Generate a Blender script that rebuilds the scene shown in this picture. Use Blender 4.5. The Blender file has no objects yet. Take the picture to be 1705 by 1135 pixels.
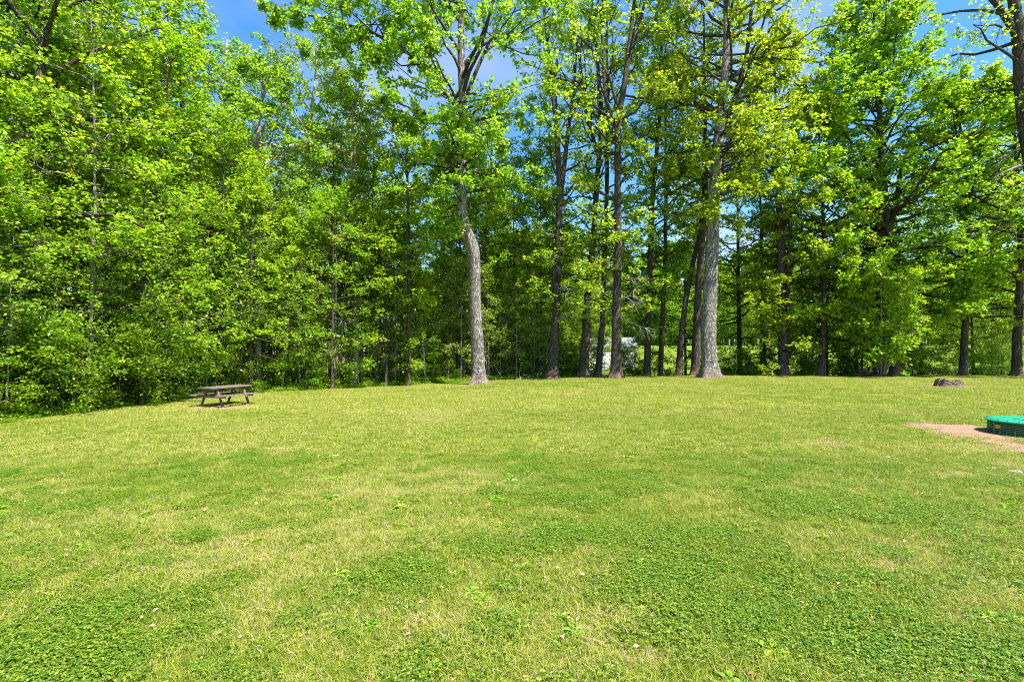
import bpy, math, random
import numpy as np
from mathutils import Vector
PI = math.pi
S = bpy.context.scene
COL = S.collection
rng = np.random.default_rng(11)

# ---------------------------------------------------------------- camera
F = 805.0 / 1705.0            # focal length in image widths
CZ = 1.9                      # eye height
HZ = 585.0                    # horizon row in the 1705 x 1135 photograph
PITCH = math.atan((HZ - 567.5) / 805.0)
cd = bpy.data.cameras.new('camera'); cam = bpy.data.objects.new('camera', cd); COL.objects.link(cam)
cd.sensor_width = 36; cd.lens = 36 * F; cd.clip_end = 3000; cd.clip_start = 0.05
cam.location = (0, 0, CZ); cam.rotation_euler = (PI / 2 + PITCH, 0, 0)
S.camera = cam
# ---------------------------------------------------------------- sky, sun, exposure
EL = math.radians(58)
sx, sy = 0.74, -0.67
sd = Vector((sx, sy, 0)).normalized() * math.cos(EL); sd.z = math.sin(EL)
W = bpy.data.worlds.new('World'); S.world = W; W.use_nodes = True
nt = W.node_tree; N = nt.nodes; L = nt.links; N.clear()
out = N.new('ShaderNodeOutputWorld'); bg = N.new('ShaderNodeBackground'); bg.inputs[1].default_value = 0.15
sky = N.new('ShaderNodeTexSky'); sky.sky_type = 'NISHITA'; sky.sun_disc = False
sky.sun_elevation = EL; sky.sun_rotation = math.atan2(sd.x, sd.y); sky.air_density = 1.0; sky.dust_density = 0.3; sky.ozone_density = 2.5
hs = N.new('ShaderNodeHueSaturation'); hs.inputs['Saturation'].default_value = 1.3; hs.inputs['Value'].default_value = .74
L.new(sky.outputs[0], hs.inputs['Color'])
tc = N.new('ShaderNodeTexCoord'); sep = N.new('ShaderNodeSeparateXYZ'); L.new(tc.outputs['Generated'], sep.inputs[0])
# a flat cloud layer high above: direction divided by its height
az = N.new('ShaderNodeMath'); az.operation = 'ADD'; az.inputs[1].default_value = 0.18; L.new(sep.outputs['Z'], az.inputs[0])
dv = N.new('ShaderNodeVectorMath'); dv.operation = 'DIVIDE'; cmb = N.new('ShaderNodeCombineXYZ')
for i in range(3): L.new(az.outputs[0], cmb.inputs[i])
L.new(tc.outputs['Generated'], dv.inputs[0]); L.new(cmb.outputs[0], dv.inputs[1])
cn = N.new('ShaderNodeTexNoise'); cn.inputs['Scale'].default_value = 1.3; cn.inputs['Detail'].default_value = 9; cn.inputs['Roughness'].default_value = 0.56
L.new(dv.outputs[0], cn.inputs['Vector'])
cr = N.new('ShaderNodeMapRange'); cr.inputs[1].default_value = 0.50; cr.inputs[2].default_value = 0.70; L.new(cn.outputs['Fac'], cr.inputs[0])
lw = N.new('ShaderNodeMapRange'); lw.inputs[1].default_value = 0.02; lw.inputs[2].default_value = 0.55; lw.inputs[3].default_value = 1.0; lw.inputs[4].default_value = 0.35
L.new(sep.outputs['Z'], lw.inputs[0])
mm = N.new('ShaderNodeMath'); mm.operation = 'MULTIPLY'; L.new(cr.outputs[0], mm.inputs[0]); L.new(lw.outputs[0], mm.inputs[1])
mx = N.new('ShaderNodeMix'); mx.data_type = 'RGBA'; L.new(mm.outputs[0], mx.inputs['Factor']); L.new(hs.outputs[0], mx.inputs[6]); mx.inputs[7].default_value = (1.9, 2.1, 2.5, 1)
L.new(mx.outputs[2], bg.inputs[0]); L.new(bg.outputs[0], out.inputs[0])
sl = bpy.data.lights.new('sun', 'SUN'); sl.energy = 5.0; sl.angle = math.radians(0.5); sl.color = (1.0, 0.95, 0.87)
so = bpy.data.objects.new('sun', sl); COL.objects.link(so); so.rotation_euler = sd.to_track_quat('Z', 'Y').to_euler()
S.view_settings.view_transform = 'Standard'; S.view_settings.look = 'None'; S.view_settings.exposure = 1.55; S.view_settings.gamma = 1
S.render.engine = 'CYCLES'; S.cycles.max_bounces = 8; S.cycles.diffuse_bounces = 6; S.cycles.transmission_bounces = 6; S.cycles.glossy_bounces = 2
S.cycles.use_denoising = False; S.cycles.pixel_filter_type = 'BLACKMAN_HARRIS'; S.cycles.filter_width = 1.0

# ---------------------------------------------------------------- helpers
def smooth(v, a, b):
    t = np.clip((np.asarray(v, float) - a) / (b - a), 0, 1); return t * t * (3 - 2 * t)

def vnoise(x, y, seed=0):
    x = np.asarray(x, float); y = np.asarray(y, float)
    xi = np.floor(x).astype(np.int64); yi = np.floor(y).astype(np.int64); fx = x - xi; fy = y - yi
    fx = fx * fx * (3 - 2 * fx); fy = fy * fy * (3 - 2 * fy)
    def h(a, b):
        n = (a * 374761393 + b * 668265263 + seed * 144269) & 0xffffffff
        n = ((n ^ (n >> 13)) * 1274126177) & 0xffffffff
        return ((n ^ (n >> 16)) & 0xffff) / 65535.0
    return (h(xi, yi) * (1 - fx) + h(xi + 1, yi) * fx) * (1 - fy) + (h(xi, yi + 1) * (1 - fx) + h(xi + 1, yi + 1) * fx) * fy

def fbm(x, y, seed=0, o=4):
    s = 0; a = 0.5; t = 0
    for i in range(o):
        s = s + a * vnoise(x * 2 ** i, y * 2 ** i, seed + i); t += a; a *= .55
    return s / t

def gz(x, y):
    x = np.asarray(x, float); y = np.asarray(y, float)
    R = np.interp(x, [-6, -2, 2, 6, 12], [0.0, .12, .28, .42, .45]) * smooth(y, 7, 27)
    drop = smooth(y, 28.5, 37) * np.interp(x, [-8, 0, 6], [.3, 1.0, 1.35])
    rise = smooth(y, 38, 76) * np.interp(x, [-5, 10, 20], [0.2, 1.9, 3.75])
    und = .10 * (fbm(x * .16 + 9, y * .16, 5, 3) - .5) * smooth(y, 3, 10) + .25 * (fbm(x * .1, y * .1, 8, 3) - .5) * smooth(y, 32, 50)
    return R - drop + rise + und

def at(px, py, D):
    """pixel of the photograph and plan distance -> point"""
    a = (px - 852.5) / 805.0; b = (567.5 - py) / 805.0
    yy = math.cos(PITCH) - b * math.sin(PITCH); zz = math.sin(PITCH) + b * math.cos(PITCH)
    return np.array([a / yy * D, D, CZ + zz / yy * D])

def plan(px, D): return (px - 852.5) / 805.0 * D, D

def ground_hit(px, py):
    D = 2.0
    for i in range(60):
        p = at(px, py, D); z = float(gz(p[0], D))
        D = D * (CZ - z) / max(1e-3, (CZ - p[2])) if CZ - p[2] > 0 else 60
    return p[0], D

LAWN = np.array([(-12.6, -60), (-12.6, 8), (-13.4, 12.7), (-13.2, 17), (-12.6, 20.4), (-10.3, 23.5), (-7.5, 26), (-5.0, 27.7), (-1.5, 29.2), (3, 30.0), (7, 31), (9, 36), (8, 48), (12, 90), (400, 95), (400, -60)])
def lawn_sd(x, y):
    """signed distance to the lawn edge, positive inside"""
    x = np.asarray(x, float); y = np.asarray(y, float)
    d = np.full(x.shape, 1e9); ins = np.zeros(x.shape, bool)
    n = len(LAWN)
    for i in range(n):
        a = LAWN[i]; b = LAWN[(i + 1) % n]; e = b - a
        t = np.clip(((x - a[0]) * e[0] + (y - a[1]) * e[1]) / (e @ e), 0, 1)
        d = np.minimum(d, np.hypot(x - a[0] - t * e[0], y - a[1] - t * e[1]))
        c = ((a[1] > y) != (b[1] > y)) & (x < (b[0] - a[0]) * (y - a[1]) / (b[1] - a[1] + 1e-12) + a[0]); ins ^= c
    return np.where(ins, d, -d)

def blobs(x, y, lst, seed, warp=.5):
    m = np.zeros(np.shape(x))
    for (px, py, rx, ry, s) in lst:
        cx, cy = ground_hit(px, py)
        w = (fbm(x * 1.3, y * 1.3, seed, 4) - .5) * 2 * warp
        q = np.hypot((x - cx) / rx, (y - cy) / ry) + w
        m = np.maximum(m, s * (1 - smooth(q, .55, 1.15)))
    return m
LUSH = [(960, 800, 1.7, 1.4, .9), (1010, 870, 1.0, .5, .6), (1230, 950, .9, .6, .9), (1400, 1040, 1.1, .5, 1.), (1180, 900, .8, .5, .7), (1450, 850, 1.6, .7, .8), (640, 960, .7, .4, .7), (60, 1090, .7, .35, 1.), (200, 1020, .7, .3, .6),
        (1100, 1065, .22, .12, 1.), (230, 790, 2.0, .8, .5), (1260, 780, 1.5, .8, .6), (420, 690, 1.6, .9, .6), (930, 690, 1.6, .5, .6), (1570, 790, 1.2, .7, .5), (1640, 1080, .7, .3, .9), (760, 720, 2.6, .6, .4)]
DRY = [(430, 750, 1.2, .5, .8), (700, 800, 2.2, 1.0, .7), (850, 810, .9, .3, .6), (1030, 1030, .35, .22, 1.), (1060, 1090, .45, .15, 1.), (730, 1050, .4, .2, .9), (1385, 738, .55, .35, 1.), (1620, 990, .5, .2, .8), (1500, 930, .9, .3, .6), (975, 655, .8, .5, .8), (990, 640, .9, .6, .8),
       (480, 1030, .6, .25, .5), (1650, 790, 1.0, .4, .9), (820, 650, 1.0, .5, .8), (1600, 745, 1.2, .5, .6), (560, 900, 1.4, .5, .45), (200, 860, 2.0, .5, .4), (1660, 870, .9, .3, .5), (1360, 900, .8, .2, .5)]
SOIL = [(1612, 717, 1.15, 1.5, 1.), (1670, 742, .8, .5, 1.), (1580, 641, 1.2, 1.3, 1.), (372, 677, 1.15, .9, .95), (1384, 739, .25, .2, .8), (795, 641, .9, .5, .8), (1024, 630, .9, .5, .8), (1182, 627, 1.1, .6, .9), (320, 683, .7, .3, .7)]
def masks(x, y):
    big = fbm(x * .30 + 3, y * .42, 21, 4); fin = fbm(x * 1.7, y * 1.7, 31, 4)
    lush = smooth(big + .35 * (fin - .5), .50, .74) * .5
    dry = smooth(fbm(x * .45 + 31, y * .6 + 7, 41, 4) + .5 * (fin - .5), .58, .80) * .42
    dry = np.maximum(dry, smooth(fbm(x * 2.6, y * 2.6, 43, 3), .62, .8) * .35)
    lush = np.maximum(lush, blobs(x, y, LUSH, 61)); dry = np.maximum(dry * (1 - .6 * lush), .62 * blobs(x, y, DRY, 71, .7))
    # mowing passes on the right, running away from the camera
    u = (x * .90 + y * -.44); mow = smooth(np.sin(u * 2 * PI / 1.5 + 1.2 * fbm(x * .3, y * .3, 3, 2)), -.2, .7) * smooth(x + .25 * y, 2, 8) * .22
    lush = np.clip(lush + mow, 0, 1)
    return lush, np.clip(dry, 0, 1), blobs(x, y, SOIL, 81, .45)

def new_mesh(name, V, loops, totals, attrs=None, smooth_shade=False, mats=(), midx=None):
    me = bpy.data.meshes.new(name); V = np.asarray(V, np.float32).reshape(-1, 3)
    loops = np.asarray(loops, np.int32).ravel(); totals = np.asarray(totals, np.int32)
    me.vertices.add(len(V)); me.vertices.foreach_set('co', V.ravel())
    me.loops.add(len(loops)); me.loops.foreach_set('vertex_index', loops)
    me.polygons.add(len(totals)); st = np.zeros(len(totals), np.int32); st[1:] = np.cumsum(totals)[:-1]
    me.polygons.foreach_set('loop_start', st); me.polygons.foreach_set('loop_total', totals)
    me.polygons.foreach_set('use_smooth', np.full(len(totals), smooth_shade))
    for m in mats: me.materials.append(m)
    if midx is not None: me.polygons.foreach_set('material_index', np.asarray(midx, np.int32))
    for k, (dom, arr) in (attrs or {}).items():
        a = me.attributes.new(k, 'FLOAT', dom); a.data.foreach_set('value', np.asarray(arr, np.float32))
    me.update(calc_edges=True); me.validate(); return me

class MB:
    """collects pieces into one mesh"""
    def __init__(s): s.V = []; s.F = []; s.T = []; s.A = []; s.n = 0
    def add(s, V, F, tone=0.5):
        V = np.asarray(V, float).reshape(-1, 3); F = np.asarray(F)
        s.V.append(V); s.F.append((F + s.n).ravel()); s.T.append(np.full(len(F), F.shape[1])); s.n += len(V)
        s.A.append(np.broadcast_to(np.asarray(tone, float), (len(F),)))
        return s
    def mesh(s, name, mat, sm=False):
        return new_mesh(name, np.concatenate(s.V), np.concatenate(s.F), np.concatenate(s.T), {'tone': ('FACE', np.concatenate(s.A))}, sm, [mat])

def tubes(P, R, sides, mb, lobes=None, cap=False):
    P = np.asarray(P, float); R = np.asarray(R, float)
    if P.ndim == 2: P = P[None]; R = R[None]
    n, K, _ = P.shape
    T = np.gradient(P, axis=1); T /= np.linalg.norm(T, axis=2, keepdims=True) + 1e-9
    m = T.mean(1); ref = np.where(np.abs(m[:, 2:3]) > .8, [[1., 0, 0]], [[0, 0, 1.]])[:, None, :]
    U = np.cross(T, ref); U /= np.linalg.norm(U, axis=2, keepdims=True) + 1e-9; Vv = np.cross(T, U)
    a = np.arange(sides) / sides * 2 * PI
    rr = R[:, :, None] * np.ones(sides)
    if lobes is not None: rr = rr * lobes
    X = P[:, :, None, :] + rr[..., None] * (np.cos(a)[None, None, :, None] * U[:, :, None, :] + np.sin(a)[None, None, :, None] * Vv[:, :, None, :])
    i = (np.arange(n) * K * sides)[:, None, None] + (np.arange(K - 1) * sides)[None, :, None]
    j = np.arange(sides); j2 = (j + 1) % sides
    Fq = np.stack([i + j, i + j2, i + j2 + sides, i + j + sides], -1).reshape(-1, 4)
    mb.add(X.reshape(-1, 3), Fq)
    if cap:
        for q in range(n):
            for k in (0, K - 1):
                o = (q * K + k) * sides
                mb.F.append(np.arange(o, o + sides) + mb.n - n * K * sides); mb.T.append(np.array([sides])); mb.A.append(np.array([.5]))

def box(mb, c, size, ax=None, tone=.5):
    """box with centre c, size along the three axes ax (rows)"""
    ax = np.eye(3) if ax is None else np.asarray(ax, float)
    s = np.array([(i, j, k) for i in (-.5, .5) for j in (-.5, .5) for k in (-.5, .5)]) * np.asarray(size)
    V = np.asarray(c, float) + s @ ax
    mb.add(V, np.array([(0, 1, 3, 2), (4, 6, 7, 5), (0, 4, 5, 1), (2, 3, 7, 6), (0, 2, 6, 4), (1, 5, 7, 3)]), tone)

def bar(mb, a, b, w, h, up=(0, 0, 1)):
    a = np.asarray(a, float); b = np.asarray(b, float); d = b - a; l = np.linalg.norm(d); d = d / l
    up = np.asarray(up, float); s = np.cross(d, up); s /= np.linalg.norm(s); u = np.cross(s, d)
    box(mb, (a + b) / 2, (l, w, h), [d, s, u])

def link(name, me, parent=None, loc=None):
    o = bpy.data.objects.new(name, me); COL.objects.link(o)
    if parent is not None: o.parent = parent
    if loc is not None: o.location = loc
    return o
def tag(o, label=None, cat=None, group=None, kind=None):
    if label: o['label'] = label
    if cat: o['category'] = cat
    if group: o['group'] = group
    if kind: o['kind'] = kind
    return o
def thing(name, label, cat, loc, group=None, rz=0.0):
    o = bpy.data.objects.new(name, None); o.empty_display_size = .3; COL.objects.link(o)
    o.location = loc; o.rotation_euler = (0, 0, rz); return tag(o, label, cat, group)
def copy_thing(src, loc, rz=0, sc=(1, 1, 1), label=None, group=None):
    r = src.copy(); COL.objects.link(r); r.location = loc; r.rotation_euler = (0, 0, rz); r.scale = sc
    if label: r['label'] = label
    if group: r['group'] = group
    for ch in list(src.children):
        c = ch.copy(); COL.objects.link(c); c.parent = r
    return r

# ---------------------------------------------------------------- materials
class NM:
    def __init__(s, name):
        s.m = bpy.data.materials.new(name); s.m.use_nodes = True; s.t = s.m.node_tree; s.t.nodes.clear()
        s.out = s.n('ShaderNodeOutputMaterial')
    def n(s, k, **kw):
        x = s.t.nodes.new(k)
        for a, v in kw.items(): setattr(x, a, v)
        return x
    def l(s, a, b): s.t.links.new(a, b)
    def ramp(s, src, stops):
        r = s.n('ShaderNodeValToRGB'); e = r.color_ramp.elements
        while len(e) < len(stops): e.new(.5)
        for q, (p, c) in zip(e, stops): q.position = p; q.color = (*c, 1)
        s.l(src, r.inputs[0]); return r.outputs[0]
    def noise(s, scale, detail=4, vec=None, rough=.55):
        x = s.n('ShaderNodeTexNoise'); x.inputs['Scale'].default_value = scale; x.inputs['Detail'].default_value = detail; x.inputs['Roughness'].default_value = rough
        if vec is not None: s.l(vec, x.inputs['Vector'])
        return x.outputs['Fac']
    def math(s, op, a, b=None, clamp=False):
        x = s.n('ShaderNodeMath', operation=op, use_clamp=clamp)
        for i, v in enumerate((a, b)):
            if v is None: continue
            if isinstance(v, (int, float)): x.inputs[i].default_value = v
            else: s.l(v, x.inputs[i])
        return x.outputs[0]
    def mix(s, f, a, b, mode='MIX'):
        x = s.n('ShaderNodeMix', data_type='RGBA', blend_type=mode)
        if isinstance(f, (int, float)): x.inputs['Factor'].default_value = f
        else: s.l(f, x.inputs['Factor'])
        for i, v in ((6, a), (7, b)):
            if isinstance(v, tuple): x.inputs[i].default_value = (*v, 1)
            else: s.l(v, x.inputs[i])
        return x.outputs[2]
    def attr(s, name, typ='GEOMETRY'):
        x = s.n('ShaderNodeAttribute', attribute_name=name, attribute_type=typ); return x.outputs['Fac']
    def pos(s, obj=False, scale=None):
        if obj: v = s.n('ShaderNodeTexCoord').outputs['Object']
        else: v = s.n('ShaderNodeNewGeometry').outputs['Position']
        if scale:
            mp = s.n('ShaderNodeMapping'); mp.inputs['Scale'].default_value = scale; s.l(v, mp.inputs[0]); v = mp.outputs[0]
        return v
    def bump(s, h, strength, dist):
        b = s.n('ShaderNodeBump'); b.inputs['Strength'].default_value = strength; b.inputs['Distance'].default_value = dist; s.l(h, b.inputs['Height']); return b.outputs[0]
    def princ(s, col, rough=.8, normal=None, spec=.3):
        p = s.n('ShaderNodeBsdfPrincipled')
        if isinstance(col, tuple): p.inputs['Base Color'].default_value = (*col, 1)
        else: s.l(col, p.inputs['Base Color'])
        if isinstance(rough, (int, float)): p.inputs['Roughness'].default_value = rough
        else: s.l(rough, p.inputs['Roughness'])
        p.inputs['Specular IOR Level'].default_value = spec
        if normal is not None: s.l(normal, p.inputs['Normal'])
        return p.outputs[0]
    def done(s, sh): s.l(sh, s.out.inputs[0]); return s.m

def leaf_mat(name, dark, mid, light, trans=.58, spec=.5, vary=.3, tr_tint=(1.4, 1.4, .8)):
    m = NM(name); tone = m.attr('tone'); oi = m.n('ShaderNodeObjectInfo').outputs['Random']
    c = m.ramp(tone, [(0, dark), (.5, mid), (.93, light), (1, (light[0] * 1.25, light[1] * .95, light[2]))])
    h = m.n('ShaderNodeHueSaturation'); m.l(c, h.inputs['Color'])
    hv = m.math('ADD', m.math('MULTIPLY', oi, .035), .4825); m.l(hv, h.inputs['Hue'])
    m.l(m.math('ADD', m.math('MULTIPLY', m.math('FRACT', m.math('MULTIPLY', oi, 7.31)), vary), 1 - vary / 2), h.inputs['Value'])
    c = h.outputs[0]
    p = m.princ(c, .42, spec=spec)
    t = m.n('ShaderNodeBsdfTranslucent'); m.l(m.mix(1.0, c, tr_tint, 'MULTIPLY'), t.inputs[0])
    x = m.n('ShaderNodeMixShader'); x.inputs[0].default_value = trans; m.l(p, x.inputs[1]); m.l(t.outputs[0], x.inputs[2])
    return m.done(x.outputs[0])
LEAF = dict(
    maple=leaf_mat('maple_leaves', (.065, .15, .009), (.225, .365, .012), (.44, .55, .028)),
    poplar=leaf_mat('poplar_leaves', (.075, .17, .014), (.23, .37, .020), (.44, .55, .042)),
    young=leaf_mat('young_leaves', (.10, .20, .012), (.25, .40, .018), (.46, .58, .04)),
    pale=leaf_mat('pale_leaves', (.12, .22, .05), (.20, .34, .055), (.31, .44, .08)),
    shade=leaf_mat('shrub_leaves', (.05, .13, .008), (.16, .30, .010), (.34, .48, .02)),
    dark=leaf_mat('evergreen_leaves', (.02, .06, .012), (.04, .10, .015), (.08, .16, .02), .2))

def bark_mat(name, a, b, c, sc=1.0, bump=.8):
    m = NM(name); v = m.pos(True, (6 * sc, 6 * sc, 1.1 * sc))
    n1 = m.noise(2.2, 6, v, .65); v2 = m.pos(True, (20 * sc, 20 * sc, 3.2 * sc))
    vo = m.n('ShaderNodeTexVoronoi', feature='DISTANCE_TO_EDGE'); m.l(v2, vo.inputs['Vector']); vo.inputs['Scale'].default_value = 1.0
    cr = m.ramp(vo.outputs['Distance'], [(0, (0, 0, 0)), (.22, (1, 1, 1))])
    big = m.noise(.8, 4, m.pos(True), .6)
    base = m.ramp(n1, [(.28, a), (.5, b), (.72, c)])
    base = m.mix(m.math('MULTIPLY', m.math('SUBTRACT', 1.0, cr, True), .9), base, (a[0] * .35, a[1] * .32, a[2] * .3))
    # moss and lichen low and in patches, brown at the root flare
    lich = m.ramp(big, [(.52, (0, 0, 0)), (.66, (1, 1, 1))])
    base = m.mix(m.math('MULTIPLY', lich, .45), base, (b[0] * .75, b[1] * .95, b[2] * .8))
    z = m.n('ShaderNodeSeparateXYZ'); m.l(m.pos(True), z.inputs[0])
    low = m.n('ShaderNodeMapRange'); m.l(m.math('ADD', z.outputs[2], m.math('MULTIPLY', n1, .5)), low.inputs[0]); low.inputs[1].default_value = .95; low.inputs[2].default_value = .3
    base = m.mix(m.math('MULTIPLY', low.outputs[0], .5), base, (.26, .16, .10))
    h = m.math('ADD', m.math('MULTIPLY', cr, .7), m.math('MULTIPLY', n1, .8))
    return m.done(m.princ(base, .9, m.bump(h, bump, .05), .15))
BARK = dict(
    grey=bark_mat('grey_bark', (.10, .085, .07), (.34, .31, .28), (.60, .56, .51), 1.0, 1.0),
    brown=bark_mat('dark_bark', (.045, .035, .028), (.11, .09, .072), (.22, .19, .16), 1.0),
    pale=bark_mat('pale_bark', (.20, .16, .14), (.36, .30, .27), (.50, .45, .41), 2.0, .5),
    dead=bark_mat('dead_wood', (.32, .28, .25), (.50, .46, .42), (.66, .62, .58), 2.5, .4))

# ground: lawn, soil and forest litter told apart by what grows there
g = NM('ground'); P0 = g.pos()
aL, aD, aS, aW = g.attr('lush'), g.attr('dry'), g.attr('soil'), g.attr('wood')
n1 = g.noise(.9, 6, P0, .6); n2 = g.noise(9, 5, P0, .7); n3 = g.noise(55, 4, P0, .7); n4 = g.noise(3.0, 5, P0, .65)
t = g.math('ADD', g.math('MULTIPLY', n2, .5), g.math('MULTIPLY', n3, .5))
gr = g.ramp(t, [(.30, (.08, .10, .012)), (.44, (.19, .225, .022)), (.56, (.30, .32, .045)), (.72, (.42, .39, .12))])
lu = g.ramp(t, [(.30, (.03, .08, .006)), (.46, (.09, .16, .01)), (.60, (.18, .25, .02)), (.75, (.30, .33, .055))])
dr = g.ramp(t, [(.30, (.13, .11, .04)), (.46, (.28, .25, .09)), (.58, (.40, .34, .17)), (.72, (.50, .40, .28))])
so_ = g.ramp(t, [(.28, (.17, .09, .05)), (.48, (.33, .20, .125)), (.60, (.42, .28, .19)), (.75, (.55, .42, .32))])
wd = g.ramp(t, [(.30, (.045, .03, .018)), (.5, (.13, .085, .05)), (.7, (.26, .18, .11))])
c = g.mix(g.math('MULTIPLY', aL, .65), gr, lu); c = g.mix(aD, c, dr)
sm = g.math('MULTIPLY', g.math('SUBTRACT', g.math('ADD', aS, g.math('MULTIPLY', n4, 1.3)), .98), 3.5, True)
c = g.mix(sm, c, so_)
wm = g.math('MULTIPLY', g.math('SUBTRACT', g.math('ADD', aW, g.math('MULTIPLY', n4, .6)), .7), 4, True); c = g.mix(wm, c, wd)
GROUND = g.done(g.princ(c, .95, g.bump(g.math('ADD', g.math('MULTIPLY', n2, 1.2), g.math('MULTIPLY', n3, .6)), 1.0, .06), .1))

b = NM('grass_blades'); tone = b.attr('tone'); il, idr = b.attr('lush', 'INSTANCER'), b.attr('dry', 'INSTANCER')
wn = b.noise(4.5, 6, b.pos(), .72)
f = b.math('ADD', b.math('ADD', tone, b.math('MULTIPLY', idr, .33)), b.math('MULTIPLY', il, -.17)); f = b.math('ADD', f, b.math('MULTIPLY', b.math('SUBTRACT', wn, .5), .9), True)
bc = b.ramp(f, [(0, (.03, .09, .006)), (.25, (.11, .20, .01)), (.45, (.23, .30, .02)), (.66, (.37, .39, .045)), (.86, (.48, .42, .19)), (1, (.50, .34, .25))])
bp = b.princ(bc, .6, spec=.12); bt = b.n('ShaderNodeBsdfTranslucent'); b.l(bc, bt.inputs[0]); bx = b.n('ShaderNodeMixShader'); bx.inputs[0].default_value = .35; b.l(bp, bx.inputs[1]); b.l(bt.outputs[0], bx.inputs[2])
BLADE = b.done(bx.outputs[0])
CLOVER = leaf_mat('clover_leaves', (.04, .11, .008), (.13, .23, .012), (.32, .39, .035), .35, .4, 0)
WEED = leaf_mat('weed_leaves', (.08, .18, .01), (.19, .33, .015), (.34, .48, .04), .35, .4, 0)

def wood_mat(name, a, bcol, sc=(3, 3, 3)):
    m = NM(name); n = m.noise(3, 6, m.pos(True, sc), .7); n2 = m.noise(40, 4, m.pos(True, (sc[0] * .2, 1, 1)), .6)
    c = m.mix(m.math('MULTIPLY', n2, .35), m.ramp(n, [(.3, a), (.7, bcol)]), (a[0] * .4, a[1] * .4, a[2] * .4))
    return m.done(m.princ(c, .8, m.bump(n, .4, .01), .2))
TABLEWOOD = wood_mat('weathered_wood', (.11, .08, .068), (.25, .19, .165), (2, 22, 22))
TABLEDARK = wood_mat('weathered_leg_wood', (.09, .065, .055), (.21, .165, .14), (14, 14, 3))
def plain(name, col, rough=.6, var=.25, scale=8, spec=.3, bump=0):
    m = NM(name); n = m.noise(scale, 5, m.pos(True), .6)
    c = m.ramp(n, [(.25, tuple(v * (1 - var) for v in col)), (.75, tuple(min(1, v * (1 + var)) for v in col))])
    return m.done(m.princ(c, rough, m.bump(n, bump, .02) if bump else None, spec))
exec_ = None

# ---------------------------------------------------------------- ground sheet
def axis(parts):
    v = np.concatenate([np.arange(a, b_, s) for a, b_, s in parts]); return np.unique(np.round(v, 4))
gx = axis([(-1200, -200, 100), (-200, -60, 10), (-60, -20, 1), (-20, 24, .16), (24, 60, .8), (60, 200, 8), (200, 1201, 100)])
gy = axis([(-300, -20, 40), (-20, 0, 2), (0, 31, .16), (31, 50, .5), (50, 110, 1.5), (110, 300, 15), (300, 1501, 150)])
GX, GY = np.meshgrid(gx, gy); xf, yf = GX.ravel(), GY.ravel()
zf = gz(xf, yf) + .012 * (fbm(xf * 3, yf * 3, 77, 3) - .5)
nx, ny = len(gx), len(gy); ii = (np.arange(ny - 1)[:, None] * nx + np.arange(nx - 1)[None, :]).ravel()
gl, gd, gs = masks(xf, yf); sdv = lawn_sd(xf, yf)
gw = 1 - smooth(sdv + 1.2 * (fbm(xf * .8, yf * .8, 91, 3) - .5), -.6, .35)
gs = np.where(yf < 31, gs, 0); gl = np.where(yf > 32, 1.4, gl); gd = np.where(yf > 32, gd * .4, gd); gw = np.maximum(gw, smooth(yf, 77, 79))
ground = link('ground', new_mesh('ground', np.stack([xf, yf, zf], 1), np.stack([ii, ii + 1, ii + 1 + nx, ii + nx], 1), np.full(len(ii), 4),
      {'lush': ('POINT', gl), 'dry': ('POINT', gd), 'soil': ('POINT', gs), 'wood': ('POINT', gw)}, True, [GROUND]))
tag(ground, 'mown green lawn with dry straw patches rising to a low crest', 'lawn', kind='structure')

# ---------------------------------------------------------------- grass tufts (stuff)
def blade_tile(n, rad, h, w, lean, seed, tone0=.45, tsp=.18):
    r = np.random.default_rng(seed); a = r.uniform(0, 2 * PI, n); q = rad * np.sqrt(r.random(n))
    p = np.stack([q * np.cos(a), q * np.sin(a), np.zeros(n) - .006], 1)
    hh = h * r.uniform(.35, 1.15, n); th = r.uniform(0, 2 * PI, n); d = np.stack([np.cos(th), np.sin(th), 0 * th], 1)
    th2 = th + PI / 2 + r.normal(0, .5, n); s = np.stack([np.cos(th2), np.sin(th2), 0 * th], 1) * (w * r.uniform(.6, 1.3, n))[:, None]
    le = (lean * r.uniform(.2, 1.6, n) * hh)[:, None]; up = np.array([0, 0, 1.])
    m1 = p + d * le * .35 + up * (hh * .6)[:, None]; tip = p + d * le * 1.1 + up * (hh * .92)[:, None]
    V = np.stack([p - s, p + s, m1 - s * .8, m1 + s * .8, tip - s * .12, tip + s * .12], 1)
    o = (np.arange(n) * 6)[:, None]; Fq = np.concatenate([o + [0, 1, 3, 2], o + [2, 3, 5, 4]])
    tn = np.clip(tone0 + r.normal(0, tsp, n), 0, 1); straw = r.random(n) < .15; tn[straw] = r.uniform(.78, 1, straw.sum())
    return V.reshape(-1, 3), Fq, np.concatenate([tn, tn])

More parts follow.
